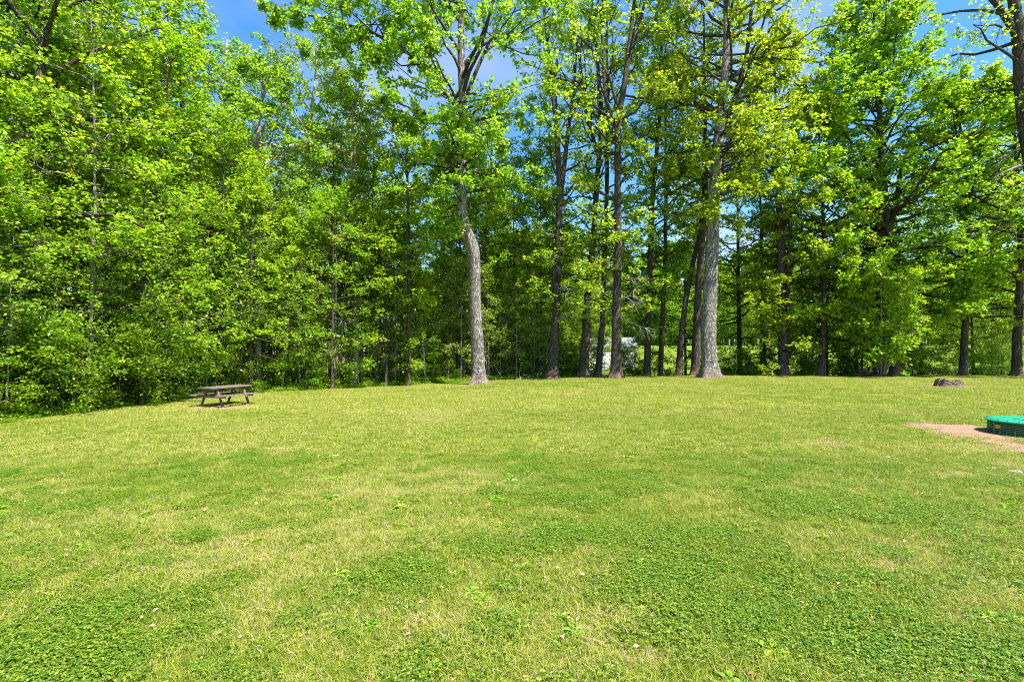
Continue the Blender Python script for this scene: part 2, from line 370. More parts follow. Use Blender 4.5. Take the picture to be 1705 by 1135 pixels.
def leaves(pos, size, seed, tilt=.6, adir=None, wr=.8, fold=.12, tone=None, lobed=False):
    r = np.random.default_rng(seed); n = len(pos)
    nrm = np.array([0, 0, 1.]) + r.normal(0, tilt, (n, 3)); nrm /= np.linalg.norm(nrm, axis=1, keepdims=True)
    a = r.normal(0, 1, (n, 3)) if adir is None else adir + r.normal(0, .6, (n, 3))
    a -= (a * nrm).sum(1, keepdims=True) * nrm; a /= np.linalg.norm(a, axis=1, keepdims=True) + 1e-9
    b_ = np.cross(nrm, a); sz = (size * r.uniform(.7, 1.4, n))[:, None]
    if tone is None: tone = np.clip(r.normal(.5, .22, n), 0, 1)
    Vs = []; Fs = []; Ts = []; base = 0
    for (ang, k) in (((0, 1.0), (.95, .8), (-.95, .8)) if lobed else ((0, 1.0),)):
        aa = a * math.cos(ang) + b_ * math.sin(ang); bb = np.cross(nrm, aa); s2 = sz * k; w = s2 * wr * (.6 if lobed else 1)
        V = np.stack([pos, pos + aa * s2 * .45 + bb * w * .5 + nrm * s2 * fold, pos + aa * s2 - nrm * s2 * fold * .8, pos + aa * s2 * .45 - bb * w * .5 + nrm * s2 * fold], 1)
        Vs.append(V.reshape(-1, 3)); Fs.append((np.arange(n) * 4)[:, None] + np.arange(4) + base); Ts.append(tone); base += 4 * n
    return np.concatenate(Vs), np.concatenate(Fs), np.concatenate(Ts)

tiles = bpy.data.collections.new('grass_tiles')
def tile_obj(nm, V, Fq, tn, mat):
    o = bpy.data.objects.new(nm, new_mesh(nm, V, Fq, np.full(len(Fq), 4), {'tone': ('FACE', tn)}, False, [mat])); tiles.objects.link(o); return o
for k in range(3): tile_obj('t%02d' % k, *blade_tile(260, .17, .040, .0017, .9, 100 + k), BLADE)           # 0-2 fine grass
for k in range(2): tile_obj('t%02d' % (3 + k), *blade_tile(150, .17, .055, .0026, 1.2, 110 + k, .4), BLADE)   # 3-4 coarse grass
def clover_tile(n, rad, seed, size, h0=.02, h1=.05):
    r = np.random.default_rng(seed); a = r.uniform(0, 2 * PI, n); q = rad * np.sqrt(r.random(n))
    c_ = np.stack([q * np.cos(a), q * np.sin(a), r.uniform(h0, h1, n)], 1); P_ = np.repeat(c_, 3, 0); th = np.repeat(r.uniform(0, 2 * PI, n), 3) + np.tile([0, 2.1, 4.2], n)
    ad = np.stack([np.cos(th), np.sin(th), 0 * th], 1) * 3
    return leaves(P_, size, seed + 1, .28, ad, .95, .1, np.repeat(np.clip(r.normal(.45, .22, n), 0, 1), 3))
for k in range(2): tile_obj('t%02d' % (5 + k), *clover_tile(150, .17, 120 + k, [.0085, .0115][k]), CLOVER)                # 5-6 clover
def weed_tile(seed):
    r = np.random.default_rng(seed); n = 16; c_ = np.repeat(r.normal(0, .03, (2, 3)) * [1, 1, 0], n // 2, 0) + [0, 0, .015]
    th = r.uniform(0, 2 * PI, n); return leaves(c_, .075, seed, .35, np.stack([np.cos(th), np.sin(th), .25 + 0 * th], 1) * 3, .42, .08)
tile_obj('t07', *weed_tile(131), WEED)                                                                        # 7 broad weed
for k in range(2): tile_obj('t%02d' % (8 + k), *blade_tile(330, .42, .045, .005, 1.2, 140 + k), BLADE)        # 8-9 far grass
def bush_tile(seed, n, rad, h, size):
    r = np.random.default_rng(seed); a = r.uniform(0, 2 * PI, n); q = rad * np.sqrt(r.random(n)); z = h * r.random(n) ** .8 * (1 - .6 * (q / rad) ** 2)
    return leaves(np.stack([q * np.cos(a), q * np.sin(a), z + .02], 1), size, seed, .45)
for k in range(3): tile_obj('t%02d' % (10 + k), *bush_tile(150 + k, 130, .35, [.22, .34, .5][k], [.055, .07, .085][k]), LEAF['shade'])   # 10-12 undergrowth

def scatter(name, pts, idx, scl, attrs, label, cat, seed):
    r = np.random.default_rng(seed); n = len(pts)
    me = bpy.data.meshes.new(name); me.vertices.add(n); me.vertices.foreach_set('co', np.asarray(pts, np.float32).ravel())
    for k, v in attrs.items():
        a = me.attributes.new(k, 'FLOAT', 'POINT'); a.data.foreach_set('value', np.asarray(v, np.float32))
    a = me.attributes.new('rz', 'FLOAT', 'POINT'); a.data.foreach_set('value', r.uniform(0, 2 * PI, n).astype(np.float32))
    a = me.attributes.new('scl', 'FLOAT', 'POINT'); a.data.foreach_set('value', np.asarray(scl, np.float32))
    a = me.attributes.new('kindex', 'INT', 'POINT'); a.data.foreach_set('value', np.asarray(idx, np.int32))
    o = link(name, me); tag(o, label, cat, kind='stuff')
    ng = bpy.data.node_groups.new(name, 'GeometryNodeTree'); ng.interface.new_socket('Geometry', in_out='INPUT', socket_type='NodeSocketGeometry'); ng.interface.new_socket('Geometry', in_out='OUTPUT', socket_type='NodeSocketGeometry')
    nn = ng.nodes; gi = nn.new('NodeGroupInput'); go = nn.new('NodeGroupOutput'); ip = nn.new('GeometryNodeInstanceOnPoints')
    ci = nn.new('GeometryNodeCollectionInfo'); ci.inputs[0].default_value = tiles; ci.inputs['Separate Children'].default_value = True; ci.inputs['Reset Children'].default_value = True
    def na(nm, dt):
        x = nn.new('GeometryNodeInputNamedAttribute'); x.data_type = dt; x.inputs[0].default_value = nm; return x.outputs[0]
    cx = nn.new('ShaderNodeCombineXYZ'); ng.links.new(na('rz', 'FLOAT'), cx.inputs[2])
    ng.links.new(gi.outputs[0], ip.inputs['Points']); ng.links.new(ci.outputs[0], ip.inputs['Instance']); ip.inputs['Pick Instance'].default_value = True
    ng.links.new(na('kindex', 'INT'), ip.inputs['Instance Index']); ng.links.new(cx.outputs[0], ip.inputs['Rotation']); ng.links.new(na('scl', 'FLOAT'), ip.inputs['Scale'])
    ng.links.new(ip.outputs[0], go.inputs[0])
    md = o.modifiers.new('scatter', 'NODES'); md.node_group = ng; return o

PT = []; IX = []; SC = []
def band(y0, y1, step, chooser, z=0):
    xs = np.arange(-32, 34, step); ys = np.arange(y0, y1, step); X, Y = np.meshgrid(xs, ys); X = X.ravel(); Y = Y.ravel()
    X = X + rng.uniform(-.5, .5, len(X)) * step; Y = Y + rng.uniform(-.5, .5, len(Y)) * step
    k = (np.abs(X) < 1.12 * Y + 1.6) & (lawn_sd(X, Y) > -.25) & (Y < 31); X, Y = X[k], Y[k]
    lu_, dr_, so2 = masks(X, Y); keep = (so2 + .5 * (fbm(X * 2.2, Y * 2.2, 95, 3) - .5) * 2 + .9 * (rng.random(len(X)) - .5) < .62) & (rng.random(len(X)) > dr_ * .3); X, Y, lu_, dr_ = X[keep], Y[keep], lu_[keep], dr_[keep]
    i_, s_ = chooser(X, Y, lu_, dr_); PT.append(np.stack([X, Y, gz(X, Y), lu_, dr_], 1)); IX.append(i_); SC.append(s_)
def near(X, Y, lu_, dr_):
    n = len(X); r = rng.random(n); i_ = rng.integers(0, 3, n); i_ = np.where(r > .72, rng.integers(3, 5, n), i_)
    clov = smooth(fbm(X * .8, Y * .8, 55, 3) - .06 + lu_ * .30 - .3 * dr_, .35, .95); i_ = np.where(rng.random(n) < clov * .75 + .08, rng.integers(5, 7, n), i_)
    i_ = np.where(rng.random(n) < .012 + .05 * smooth(fbm(X * .6 + 4, Y * .6, 57, 3), .6, .8), 7, i_)
    return i_, rng.uniform(.75, 1.25, n)
band(1.2, 5.0, .105, near); band(5.0, 9.0, .14, near)
band(9.0, 15, .22, lambda X, Y, a, b_: (np.where(rng.random(len(X)) < .6, rng.integers(8, 10, len(X)), near(X, Y, a, b_)[0]), rng.uniform(.6, 1.1, len(X))))
band(15, 31, .42, lambda X, Y, a, b_: (rng.integers(8, 10, len(X)), rng.uniform(.8, 1.3, len(X))))
PT = np.concatenate(PT); IX = np.concatenate(IX); SC = np.concatenate(SC)
scatter('grass', PT[:, :3], IX, SC, {'lush': PT[:, 3], 'dry': PT[:, 4]}, 'short mown grass and clover covering the lawn', 'grass', 1)

# undergrowth: leafy ground cover along the wood's edge
X = rng.uniform(-34, 9, 26000); Y = rng.uniform(4, 46, 26000); d = lawn_sd(X, Y)
k = (d < .25 * (fbm(X * 1.1, Y * 1.1, 12, 3) - .3)) & (X > -1.25 * Y - 2) & (rng.random(len(X)) < np.where(d > -2.2, 1.0, .28)) & (fbm(X * .7, Y * .7, 14, 3) + .3 * np.exp(d / 1.0) > .42)
X, Y, d = X[k], Y[k], d[k]
scatter('undergrowth', np.stack([X, Y, gz(X, Y)], 1), 10 + np.clip((-d * .8 + rng.random(len(X)) * 1.6).astype(int), 0, 2), rng.uniform(.6, 1.25, len(X)) * np.interp(-d, [0, 1], [.6, 1.1]), {}, 'low leafy ground cover along the edge of the woods', 'undergrowth', 2)

# ---------------------------------------------------------------- trees
def limb_set(stems, z0, z1, n, R, el0, el1, curve, prof, r, K=6, lost=None):
    hs_ = z0 + (z1 - z0) * (np.arange(n) + r.random(n)) / n
    P_ = np.zeros((n, 3)); r0 = np.zeros(n)
    for i, h in enumerate(hs_):
        ok = [s for s in stems if s[0][0, 2] <= h <= s[0][-1, 2]] or [stems[0]]
        s = ok[r.integers(len(ok))]; z = s[0][:, 2]
        P_[i] = [np.interp(h, z, s[0][:, 0]), np.interp(h, z, s[0][:, 1]), min(h, z[-1])]; r0[i] = np.interp(h, z, s[1])
    t = (hs_ - z0) / (z1 - z0 + 1e-6); Lh = R * prof(t) * r.uniform(.7, 1.15, n)
    azm = np.arange(n) * 2.39996 + r.normal(0, .5, n) + r.random() * 6
    if lost is not None: Lh = np.where((np.cos(azm - lost) > .80) & (hs_ < 11.5), Lh * .22, Lh)
    el = np.radians(el0 + (el1 - el0) * t + r.normal(0, 14, n))
    pts = [P_]; cur = P_.copy(); step = Lh / (K - 1)
    for k in range(1, K):
        e = el + np.radians(curve) * k / K + r.normal(0, .2, n); azm = azm + r.normal(0, .16, n); a2 = azm
        cur = cur + np.stack([np.cos(e) * np.cos(a2), np.cos(e) * np.sin(a2), np.sin(e)], 1) * step[:, None]; pts.append(cur)
    PP = np.stack(pts, 1); rb = np.minimum(r0 * .55, .018 + .017 * Lh); RR = rb[:, None] * np.linspace(1, .22, K)[None]
    return PP, RR, Lh

def along(PP, u):
    K = PP.shape[1]; f_ = np.clip(u, 0, .9999) * (K - 1); i = f_.astype(int); w = (f_ - i)[:, None]; ar = np.arange(len(PP))
    return PP[ar, i] * (1 - w) + PP[ar, i + 1] * w, PP[ar, i + 1] - PP[ar, i]

def child(PP, Lh, m, u0, l0, l1, spread, r, K=3, droop=-.1, elj=.42):
    Q = np.repeat(PP, m, 0); LL = np.repeat(Lh, m); n = len(Q); u = u0 + (1 - u0) * r.random(n) ** .8
    p, d = along(Q, u); a = np.arctan2(d[:, 1], d[:, 0]) + np.where(r.random(n) < .5, -1, 1) * r.uniform(.25, 1, n) * spread
    e = np.arctan2(d[:, 2], np.hypot(d[:, 0], d[:, 1])) * .6 + r.normal(0, elj, n)
    l_ = (l0 + l1 * r.random(n)) * (1.2 - .7 * u) * LL; pts = [p]; cur = p
    for k in range(1, K):
        ee = e + droop * k; cur = cur + np.stack([np.cos(ee) * np.cos(a), np.cos(ee) * np.sin(a), np.sin(ee)], 1) * (l_ / (K - 1))[:, None]; pts.append(cur); a = a + r.normal(0, .15, n)
    return np.stack(pts, 1), l_

PROF = dict(round=lambda t: np.sin(PI * (.20 + .74 * t)) ** .8, cone=lambda t: 1.05 - .82 * t, top=lambda t: .35 + .75 * np.sin(PI * (.05 + .85 * t)) , col=lambda t: .55 + .45 * np.sin(PI * (.1 + .8 * t)))

def stem(pts, rad, K=26, wob=.05, seed=0):
    K = int(K * 2.2); wob = wob * .45
    pts = np.asarray(pts, float); rad = np.asarray(rad, float); r = np.random.default_rng(seed)
    s = np.r_[0, np.cumsum(np.linalg.norm(np.diff(pts, axis=0), axis=1))]; u = np.linspace(0, s[-1], K)
    # smooth curve through the points
    Q = np.stack([np.interp(u, s, pts[:, i]) for i in range(3)], 1)
    for _ in range(2): Q[1:-1] = Q[:-2] * .25 + Q[1:-1] * .5 + Q[2:] * .25  # soft bends
    Q[1:, 0] += wob * np.cumsum(r.normal(0, .35, K - 1)) * .4; Q[1:, 1] += wob * np.cumsum(r.normal(0, .35, K - 1)) * .4
    return Q, np.interp(u, s, rad)

def flare(st, sides, seed, amount=1.0):
    Q, R = st; r = np.random.default_rng(seed); a = np.arange(sides) / sides * 2 * PI
    K = len(Q); h = np.maximum(Q[:, 2], 0); fl = np.exp(-h / (.26 * (R[0] / .4) + .06)) * amount
    nl = r.integers(4, 6); ph = r.uniform(0, 6); lob = .5 + .5 * np.cos(nl * a + ph + .6 * np.sin(2 * a + ph))
    L_ = 1 + fl[:, None] * (.12 + .75 * lob[None]) + .05 * np.sin(3 * a + ph)[None] * np.ones((K, 1)) + .035 * r.normal(0, 1, (K, sides))
    return L_

def build_tree(root, stems, sp, seed, bark, leafm, sides=12, flr=1.0, dead=0, deadz=(2, 6)):
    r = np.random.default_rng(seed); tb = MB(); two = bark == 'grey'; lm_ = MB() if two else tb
    s0 = stems[0]; b0 = s0[0].copy(); b0 = np.vstack([b0[0] - [0, 0, .35], b0]); r0 = np.r_[s0[1][0] * 1.02, s0[1]]
    zz = b0[:, 2]; K2 = max(len(b0), 30); u = np.r_[np.linspace(0, 1.6, 18) , np.linspace(1.75, max(zz[-1] - zz[0], 2.5), K2)] + zz[0]; u = u[u <= zz[-1]]
    q = np.stack([np.interp(u, zz, b0[:, 0]), np.interp(u, zz, b0[:, 1]), u], 1); rr = np.interp(u, zz, r0)
    tubes(q, rr, sides, tb, lobes=flare((q, rr), sides, seed, flr)[None])
    for s in stems[1:]: tubes(s[0], s[1], max(6, sides // 2), lm_)
    LV = []; z1 = max(s[0][-1, 2] for s in stems) * .985
    for q_ in (sp if isinstance(sp, list) else [sp]):
        p = dict(z0=5, R=4, n=40, el0=10, el1=55, curve=-8, prof='round', secs=7, tw=5, lv=9, leaf=.15, tilt=.55, wr=.8, tl=.16, lobed=False, z1=z1, spread=1.1, jit=.07); p.update(q_)
        PP, RR, Lh = limb_set([stems[p['only']]] if 'only' in p else stems, p['z0'], min(p['z1'], z1), p['n'], p['R'], p['el0'], p['el1'], p['curve'], PROF[p['prof']], r, lost=p.get('lost'))
        tubes(PP, RR, 5, lm_)
        S1, L1 = child(PP, Lh, p['secs'], .18, .18, .30, p['spread'], r, 4, -.05)
        tubes(S1, (.010 + .004 * L1)[:, None] * np.array([1, .8, .6, .35])[None] * .9, 3, lm_)
        S2, L2 = child(S1, np.ones(len(S1)), p['tw'], .1, .22, .5, 1.2, r, 2, -.1)
        if p.get('twigs', False): tubes(S2, np.repeat([[.006, .003]], len(S2), 0), 3, lm_)
        Q = np.repeat(S2, p['lv'], 0); n = len(Q); uu = r.uniform(.1, 1.15, (n, 1)); dd = Q[:, 1] - Q[:, 0]
        ps = Q[:, 0] + dd * uu + r.normal(0, p['jit'], (n, 3)) * [1, 1, .7]
        tn = np.clip(np.repeat(r.normal(.5, .14, len(S2)), p['lv']) + r.normal(0, .16, n), 0, 1)
        LV.append(leaves(ps, p['leaf'], seed + 5, p['tilt'], dd * 2, p['wr'], .12, tn, p['lobed']))
    t_ = link('trunk', tb.mesh('trunk', BARK[bark], True), root)
    if two: link('limbs', lm_.mesh('limbs', BARK['brown'], True), root)  # grey trees only: crown shade put into the limbs as darker bark colour
    lb = MB()
    for v, f_, tt in LV: lb.add(v, f_, tt)
    link('crown', lb.mesh('crown', LEAF[leafm]), root)
    if dead:
        PP, RR, Lh = limb_set(stems, deadz[0], deadz[1], dead, 2.6, 10, -5, -25, PROF['col'], r, 8)
        for w in range(dead):
            db = MB(); P1 = PP[w:w + 1]; tubes(P1, RR[w:w + 1] * .9, 6, db, cap=True)
            S1, L1 = child(P1, Lh[w:w + 1], 6, .25, .2, .35, 1.1, r, 5, -.15); tubes(S1, .014 * np.ones((len(S1), 1)) * np.array([1, .85, .7, .55, .3])[None], 4, db)
            S2, L2 = child(S1, np.ones(len(S1)), 4, .2, .2, .4, 1.1, r, 3, -.2); tubes(S2, .007 * np.ones((len(S2), 1)) * np.array([1, .7, .4])[None], 3, db)
            link('dead_branch', db.mesh('dead_branch', BARK['dead'], True), root)
    return root

def hero(name, label, D, pix, top, sp, seed, bark='brown', leafm='maple', forks=(), sides=16, flr=1.0, dead=0, deadz=(2, 6), group=None, wob=.03):
    """pix: (x, y, width) of the trunk in the photograph, bottom first; top: (x pixel, height m) of the tip"""
    bx, by = plan(pix[0][0], D); bz = float(gz(bx, D)); base = np.array([bx, D, bz])
    root = thing(name, label, 'tree', tuple(base), group)
    pix = [(a_, b_, w_ * .86) for a_, b_, w_ in pix]; pts = [np.zeros(3)]; rad = [pix[0][2] / 805 * D / 2]; 
    for x, y, w in pix[1:]: p = at(x, y, D) - base; pts.append(p); rad.append(w / 805 * D / 2)
    tx = (top[0] - 852.5) / 805 * D - bx; pts.append(np.array([tx, .3, max(top[1], pts[-1][2] + 2)])); rad.append(.03)
    stems = [stem(pts, rad, 34, wob, seed)]
    for fk in forks:
        fp = [at(x, y, D) - base + np.array([0, .12 * i, 0]) for i, (x, y, w) in enumerate(fk)]; fr = [w / 805 * D / 2 for x, y, w in fk]
        stems.append(stem(fp, fr, 14, wob, seed + 3))
    return build_tree(root, stems, sp, seed, bark, leafm, sides, flr, dead, deadz)

# the trees that stand out, pixel by pixel
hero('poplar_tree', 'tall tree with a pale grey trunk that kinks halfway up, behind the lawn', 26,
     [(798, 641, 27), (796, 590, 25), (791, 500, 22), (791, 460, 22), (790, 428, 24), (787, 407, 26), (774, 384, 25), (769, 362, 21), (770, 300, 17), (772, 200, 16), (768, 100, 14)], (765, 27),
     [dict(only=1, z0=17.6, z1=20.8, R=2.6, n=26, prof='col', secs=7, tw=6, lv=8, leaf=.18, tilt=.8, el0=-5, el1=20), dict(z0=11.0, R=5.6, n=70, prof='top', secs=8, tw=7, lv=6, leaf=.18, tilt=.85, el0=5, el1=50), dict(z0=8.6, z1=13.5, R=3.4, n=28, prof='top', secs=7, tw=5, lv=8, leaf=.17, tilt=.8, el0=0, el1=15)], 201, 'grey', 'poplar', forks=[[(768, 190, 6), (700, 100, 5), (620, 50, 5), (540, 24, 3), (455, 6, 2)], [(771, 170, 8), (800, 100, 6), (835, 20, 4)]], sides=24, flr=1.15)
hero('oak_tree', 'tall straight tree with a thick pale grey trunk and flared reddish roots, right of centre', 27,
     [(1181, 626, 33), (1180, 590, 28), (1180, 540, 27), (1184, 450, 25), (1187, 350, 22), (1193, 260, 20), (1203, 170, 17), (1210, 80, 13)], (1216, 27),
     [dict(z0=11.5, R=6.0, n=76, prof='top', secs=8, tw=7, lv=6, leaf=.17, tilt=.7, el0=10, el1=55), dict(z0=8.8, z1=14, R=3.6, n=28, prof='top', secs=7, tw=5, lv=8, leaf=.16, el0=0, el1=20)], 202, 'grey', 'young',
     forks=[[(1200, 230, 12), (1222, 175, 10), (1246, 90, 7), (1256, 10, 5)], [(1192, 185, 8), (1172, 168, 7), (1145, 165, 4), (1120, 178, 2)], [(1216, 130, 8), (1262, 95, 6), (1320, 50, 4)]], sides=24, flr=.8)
SPA = dict(z0=6.5, R=3.8, n=42, prof='top', secs=7, tw=5, lv=5, leaf=.17, tilt=.7, el0=22, el1=62, curve=10, twigs=True)
LOW = dict(z0=3.4, z1=8.5, R=3.0, n=14, prof='top', secs=6, tw=5, lv=6, leaf=.15, tilt=.6, el0=0, el1=15, twigs=True)
hero('oak_tree', 'dark trunked tree with flared base, first dark trunk right of the kinked grey tree', 29,
     [(918, 627, 25), (922, 590, 18), (926, 500, 14), (930, 400, 13), (932, 300, 12), (925, 200, 9), (915, 110, 7)], (900, 25), [SPA, LOW], 203, forks=[[(933, 330, 9), (945, 230, 7), (957, 140, 5), (962, 60, 3)]], leafm='young', dead=5, deadz=(3.5, 7), sides=18, flr=.9)
hero('oak_tree', 'dark trunk leaning slightly right, second right of the kinked grey tree', 29.5,
     [(971, 627, 20), (975, 560, 16), (979, 480, 13), (988, 400, 12), (994, 300, 10), (1003, 200, 9)], (985, 26), [SPA, LOW], 204, leafm='young', dead=4, deadz=(3.5, 7), forks=[[(996, 260, 7), (975, 180, 6), (965, 90, 5)]])
hero('oak_tree', 'thinner leaning dark trunk between two thicker ones near the centre', 30.5,
     [(995, 626, 14), (1002, 540, 10), (1006, 430, 9), (1010, 330, 8), (1012, 200, 7)], (1014, 24), dict(SPA, n=22), 205, leafm='young')
hero('oak_tree', 'dark trunk with reddish root flare nearest the lawn, forking high up', 27.5,
     [(1025, 630, 22), (1026, 590, 19), (1027, 500, 16), (1029, 400, 14), (1028, 300, 12), (1030, 200, 11), (1042, 130, 10)], (1075, 26), [dict(SPA, n=36, R=3.8), LOW], 206, leafm='young', dead=7, deadz=(3.2, 6.5),
     forks=[[(1032, 180, 8), (1045, 110, 8), (1062, 50, 6), (1085, -30, 4)], [(1028, 220, 7), (1008, 160, 6), (1006, 80, 5), (1002, 0, 4)], [(1030, 190, 6), (1018, 130, 5), (990, 80, 4), (950, 40, 3)]], sides=18)
hero('oak_tree', 'slender dark trunk with sunlit foot, left of a narrow blackish trunk', 31,
     [(1077, 627, 14), (1079, 560, 12), (1082, 450, 10), (1086, 330, 9), (1100, 180, 7)], (1108, 24), [dict(SPA, z0=7), dict(LOW, R=3, n=14, z0=3)], 207, leafm='maple')
hero('oak_tree', 'narrow black looking trunk just right of the slender sunlit one', 31.5,
     [(1099, 627, 11), (1103, 540, 9), (1107, 430, 7), (1110, 300, 6)], (1112, 20), [dict(SPA, z0=6, n=24), dict(LOW, R=2.6, n=10, z0=3)], 208, leafm='maple')
hero('oak_tree', 'dark trunk leaning right towards the thick pale trunk', 30,
     [(1129, 627, 13), (1135, 560, 11), (1142, 500, 10), (1153, 440, 9), (1166, 390, 8), (1172, 320, 7)], (1180, 22), dict(SPA, z0=9, n=18), 209, leafm='maple')
hero('oak_tree', 'shaded dark trunk standing directly behind the thick pale trunk', 29.5,
     [(1157, 626, 17), (1160, 560, 15), (1163, 480, 13), (1171, 380, 11), (1176, 300, 9)], (1180, 23), dict(SPA, z0=9.5, n=20), 210, leafm='maple')
FULL = dict(z0=2.6, R=5.2, n=58, prof='round', secs=8, tw=6, lv=5, leaf=.15, tilt=.6, el0=4, el1=50)
FULR = dict(FULL, n=72, lv=7, secs=9, leaf=.165, el1=62)
hero('maple_tree', 'leafy tree with dark double trunk and drooping lowest limb', 30,
     [(1303, 626, 19), (1303, 560, 15), (1301, 500, 13), (1300, 430, 11), (1296, 300, 9)], (1300, 21), [dict(FULR, z0=3.6, R=4.8, n=60), dict(z0=.7, z1=3.6, R=3.4, n=10, prof='col', secs=7, tw=5, lv=5, leaf=.14, el0=-4, el1=6)], 211, leafm='maple', forks=[[(1306, 590, 10), (1312, 520, 9), (1316, 440, 7), (1322, 340, 5)]])
hero('maple_tree', 'small straight dark trunk between the double trunk and the bright fanning sapling', 29.5,
     [(1366, 626, 12), (1370, 570, 10), (1372, 510, 9), (1374, 430, 7)], (1372, 17), dict(FULR, z0=2.2, R=4.2, n=54), 212, leafm='maple')
hero('maple_tree', 'largest layered leafy tree on the right with dark trunk behind the bright sapling', 30,
     [(1461, 626, 19), (1462, 560, 16), (1462, 470, 16), (1464, 400, 15), (1466, 300, 11), (1466, 200, 8)], (1468, 24), [dict(FULR, z0=3.6, R=6.8, n=100, lv=8), dict(z0=1.6, z1=3.6, R=5.4, n=8, prof='col', secs=7, tw=5, lv=6, leaf=.15, el0=0, el1=5)], 213, leafm='maple',
     forks=[[(1463, 420, 11), (1480, 390, 11), (1496, 340, 8), (1510, 260, 5)], [(1464, 500, 9), (1495, 450, 7), (1540, 425, 5), (1600, 415, 3)]])
hero('maple_tree', 'thick dark trunk just right of the bright sapling, leaning left as it rises', 29,
     [(1489, 626, 17), (1489, 560, 15), (1488, 480, 13), (1487, 430, 12), (1478, 380, 10)], (1470, 20), dict(FULR, z0=5.5, R=5.0, n=50), 214, leafm='maple')
hero('maple_tree', 'slim dark trunk rising behind the old stump', 29,
     [(1602, 627, 13), (1606, 560, 11), (1612, 480, 10), (1613, 420, 9), (1610, 300, 7)], (1606, 17.5), dict(FULR, z0=3.4, R=5.4, n=60), 215, leafm='young')
hero('maple_tree', 'short stout trunk at the right edge beyond the green tank lid', 28,
     [(1692, 628, 16), (1693, 560, 14), (1698, 480, 12), (1700, 400, 11)], (1702, 17), dict(FULR, z0=3.6, R=5.0, n=50), 216, leafm='maple')
hero('oak_tree', 'near dark trunk cut off by the right edge, bare grey twigs reaching left', 25,
     [(1752, 632, 30), (1745, 500, 27), (1722, 300, 24), (1703, 170, 22), (1697, 80, 20), (1690, 5, 18)], (1680, 25),
     [dict(z0=13, R=4.6, n=22, prof='top', secs=6, tw=5, lv=6, leaf=.13, el0=10, el1=45, twigs=True)], 217, leafm='young', dead=10, deadz=(5.2, 13), forks=[[(1694, 60, 12), (1670, 12, 10), (1640, -30, 7)]], sides=20)
# left wood
LOB = dict(z0=2.6, R=5.2, n=50, prof='round', secs=8, tw=6, lv=4, leaf=.125, tilt=.5, el0=2, el1=50, lobed=True)
hero('maple_tree', 'large maple with the thickest dark trunk, at the far left of the woods', 16,
     [(38, 640, 34), (44, 560, 30), (49, 450, 27), (56, 300, 23), (66, 180, 20), (72, 60, 17)], (78, 20), dict(LOB, lost=-.85, z0=3.2), 221, leafm='maple', sides=20)
hero('maple_tree', 'slim pale stemmed tree just right of the thickest trunk on the left', 19,
     [(180, 640, 9), (180, 500, 8), (181, 380, 7), (186, 250, 5)], (190, 14), dict(LOB, z0=2.4, R=3.4, n=34), 222, leafm='maple', bark='pale')
hero('maple_tree', 'dark straight trunk in the left woods with open gap around it', 21,
     [(231, 640, 15), (230, 520, 13), (228, 420, 12), (229, 330, 11), (226, 200, 8)], (224, 19), dict(LOB, lost=-.95, z0=6.0, R=4.6, n=44, lobed=False, leaf=.15), 223, leafm='maple')
hero('maple_tree', 'thin dark trunk left of the picnic table, deep in the woods', 25,
     [(303, 640, 9), (303, 500, 9), (301, 400, 8), (298, 250, 6)], (296, 18), dict(FULL, lost=-1.0, z0=6, R=4.2, n=38), 224, leafm='maple')
hero('poplar_tree', 'pale trunked tree rising behind the picnic table', 23.5,
     [(430, 650, 13), (430, 560, 11), (429, 450, 10), (430, 380, 8), (428, 250, 6)], (430, 16), dict(FULL, lost=-1.1, z0=5.0, R=3.4, n=40), 225, leafm='poplar', bark='pale')
hero('poplar_tree', 'tree with mottled pale trunk midway between picnic table and kinked grey tree', 26.5,
     [(592, 645, 13), (592, 560, 12), (590, 480, 10), (588, 400, 8), (585, 280, 6)], (582, 17), dict(FULL, lost=-1.25, z0=4.5, R=3.6, n=42), 226, leafm='poplar', bark='pale')
hero('poplar_tree', 'very thin straight dark stem left of the kinked grey tree', 26.5,
     [(682, 640, 7), (681, 520, 6), (680, 400, 5), (678, 250, 4)], (676, 15), dict(FULL, z0=4.5, R=2.6, n=30), 227, leafm='maple')
hero('poplar_tree', 'reddish brown trunk showing just behind the kinked grey tree on its right', 32,
     [(814, 625, 9), (812, 500, 8), (811, 400, 7), (815, 300, 6)], (822, 18), dict(FULL, z0=7.5, R=3.6, n=34), 228, leafm='young', bark='pale')
hero('poplar_tree', 'pale green rounded tree topping the left woods with white branches', 31,
     [(470, 640, 14), (468, 400, 11), (432, 300, 8), (430, 190, 6)], (440, 20.6), dict(FULL, z0=9, R=5.4, n=66, lv=7, tilt=.8), 229, leafm='pale', bark='dead',
     forks=[[(468, 400, 8), (500, 280, 7), (520, 150, 4), (525, 75, 2)]])
hero('poplar_tree', 'thinly leafed tree with whitish forked trunk in front of the sky gap at upper left', 29,
     [(352, 640, 14), (350, 400, 11), (347, 300, 10), (338, 230, 8), (322, 140, 5)], (312, 22), dict(FULL, z0=7, R=3.4, n=40, lv=4, tilt=.8), 230, leafm='pale', bark='dead',
     forks=[[(347, 285, 7), (358, 240, 7), (365, 160, 5), (372, 60, 3)]])

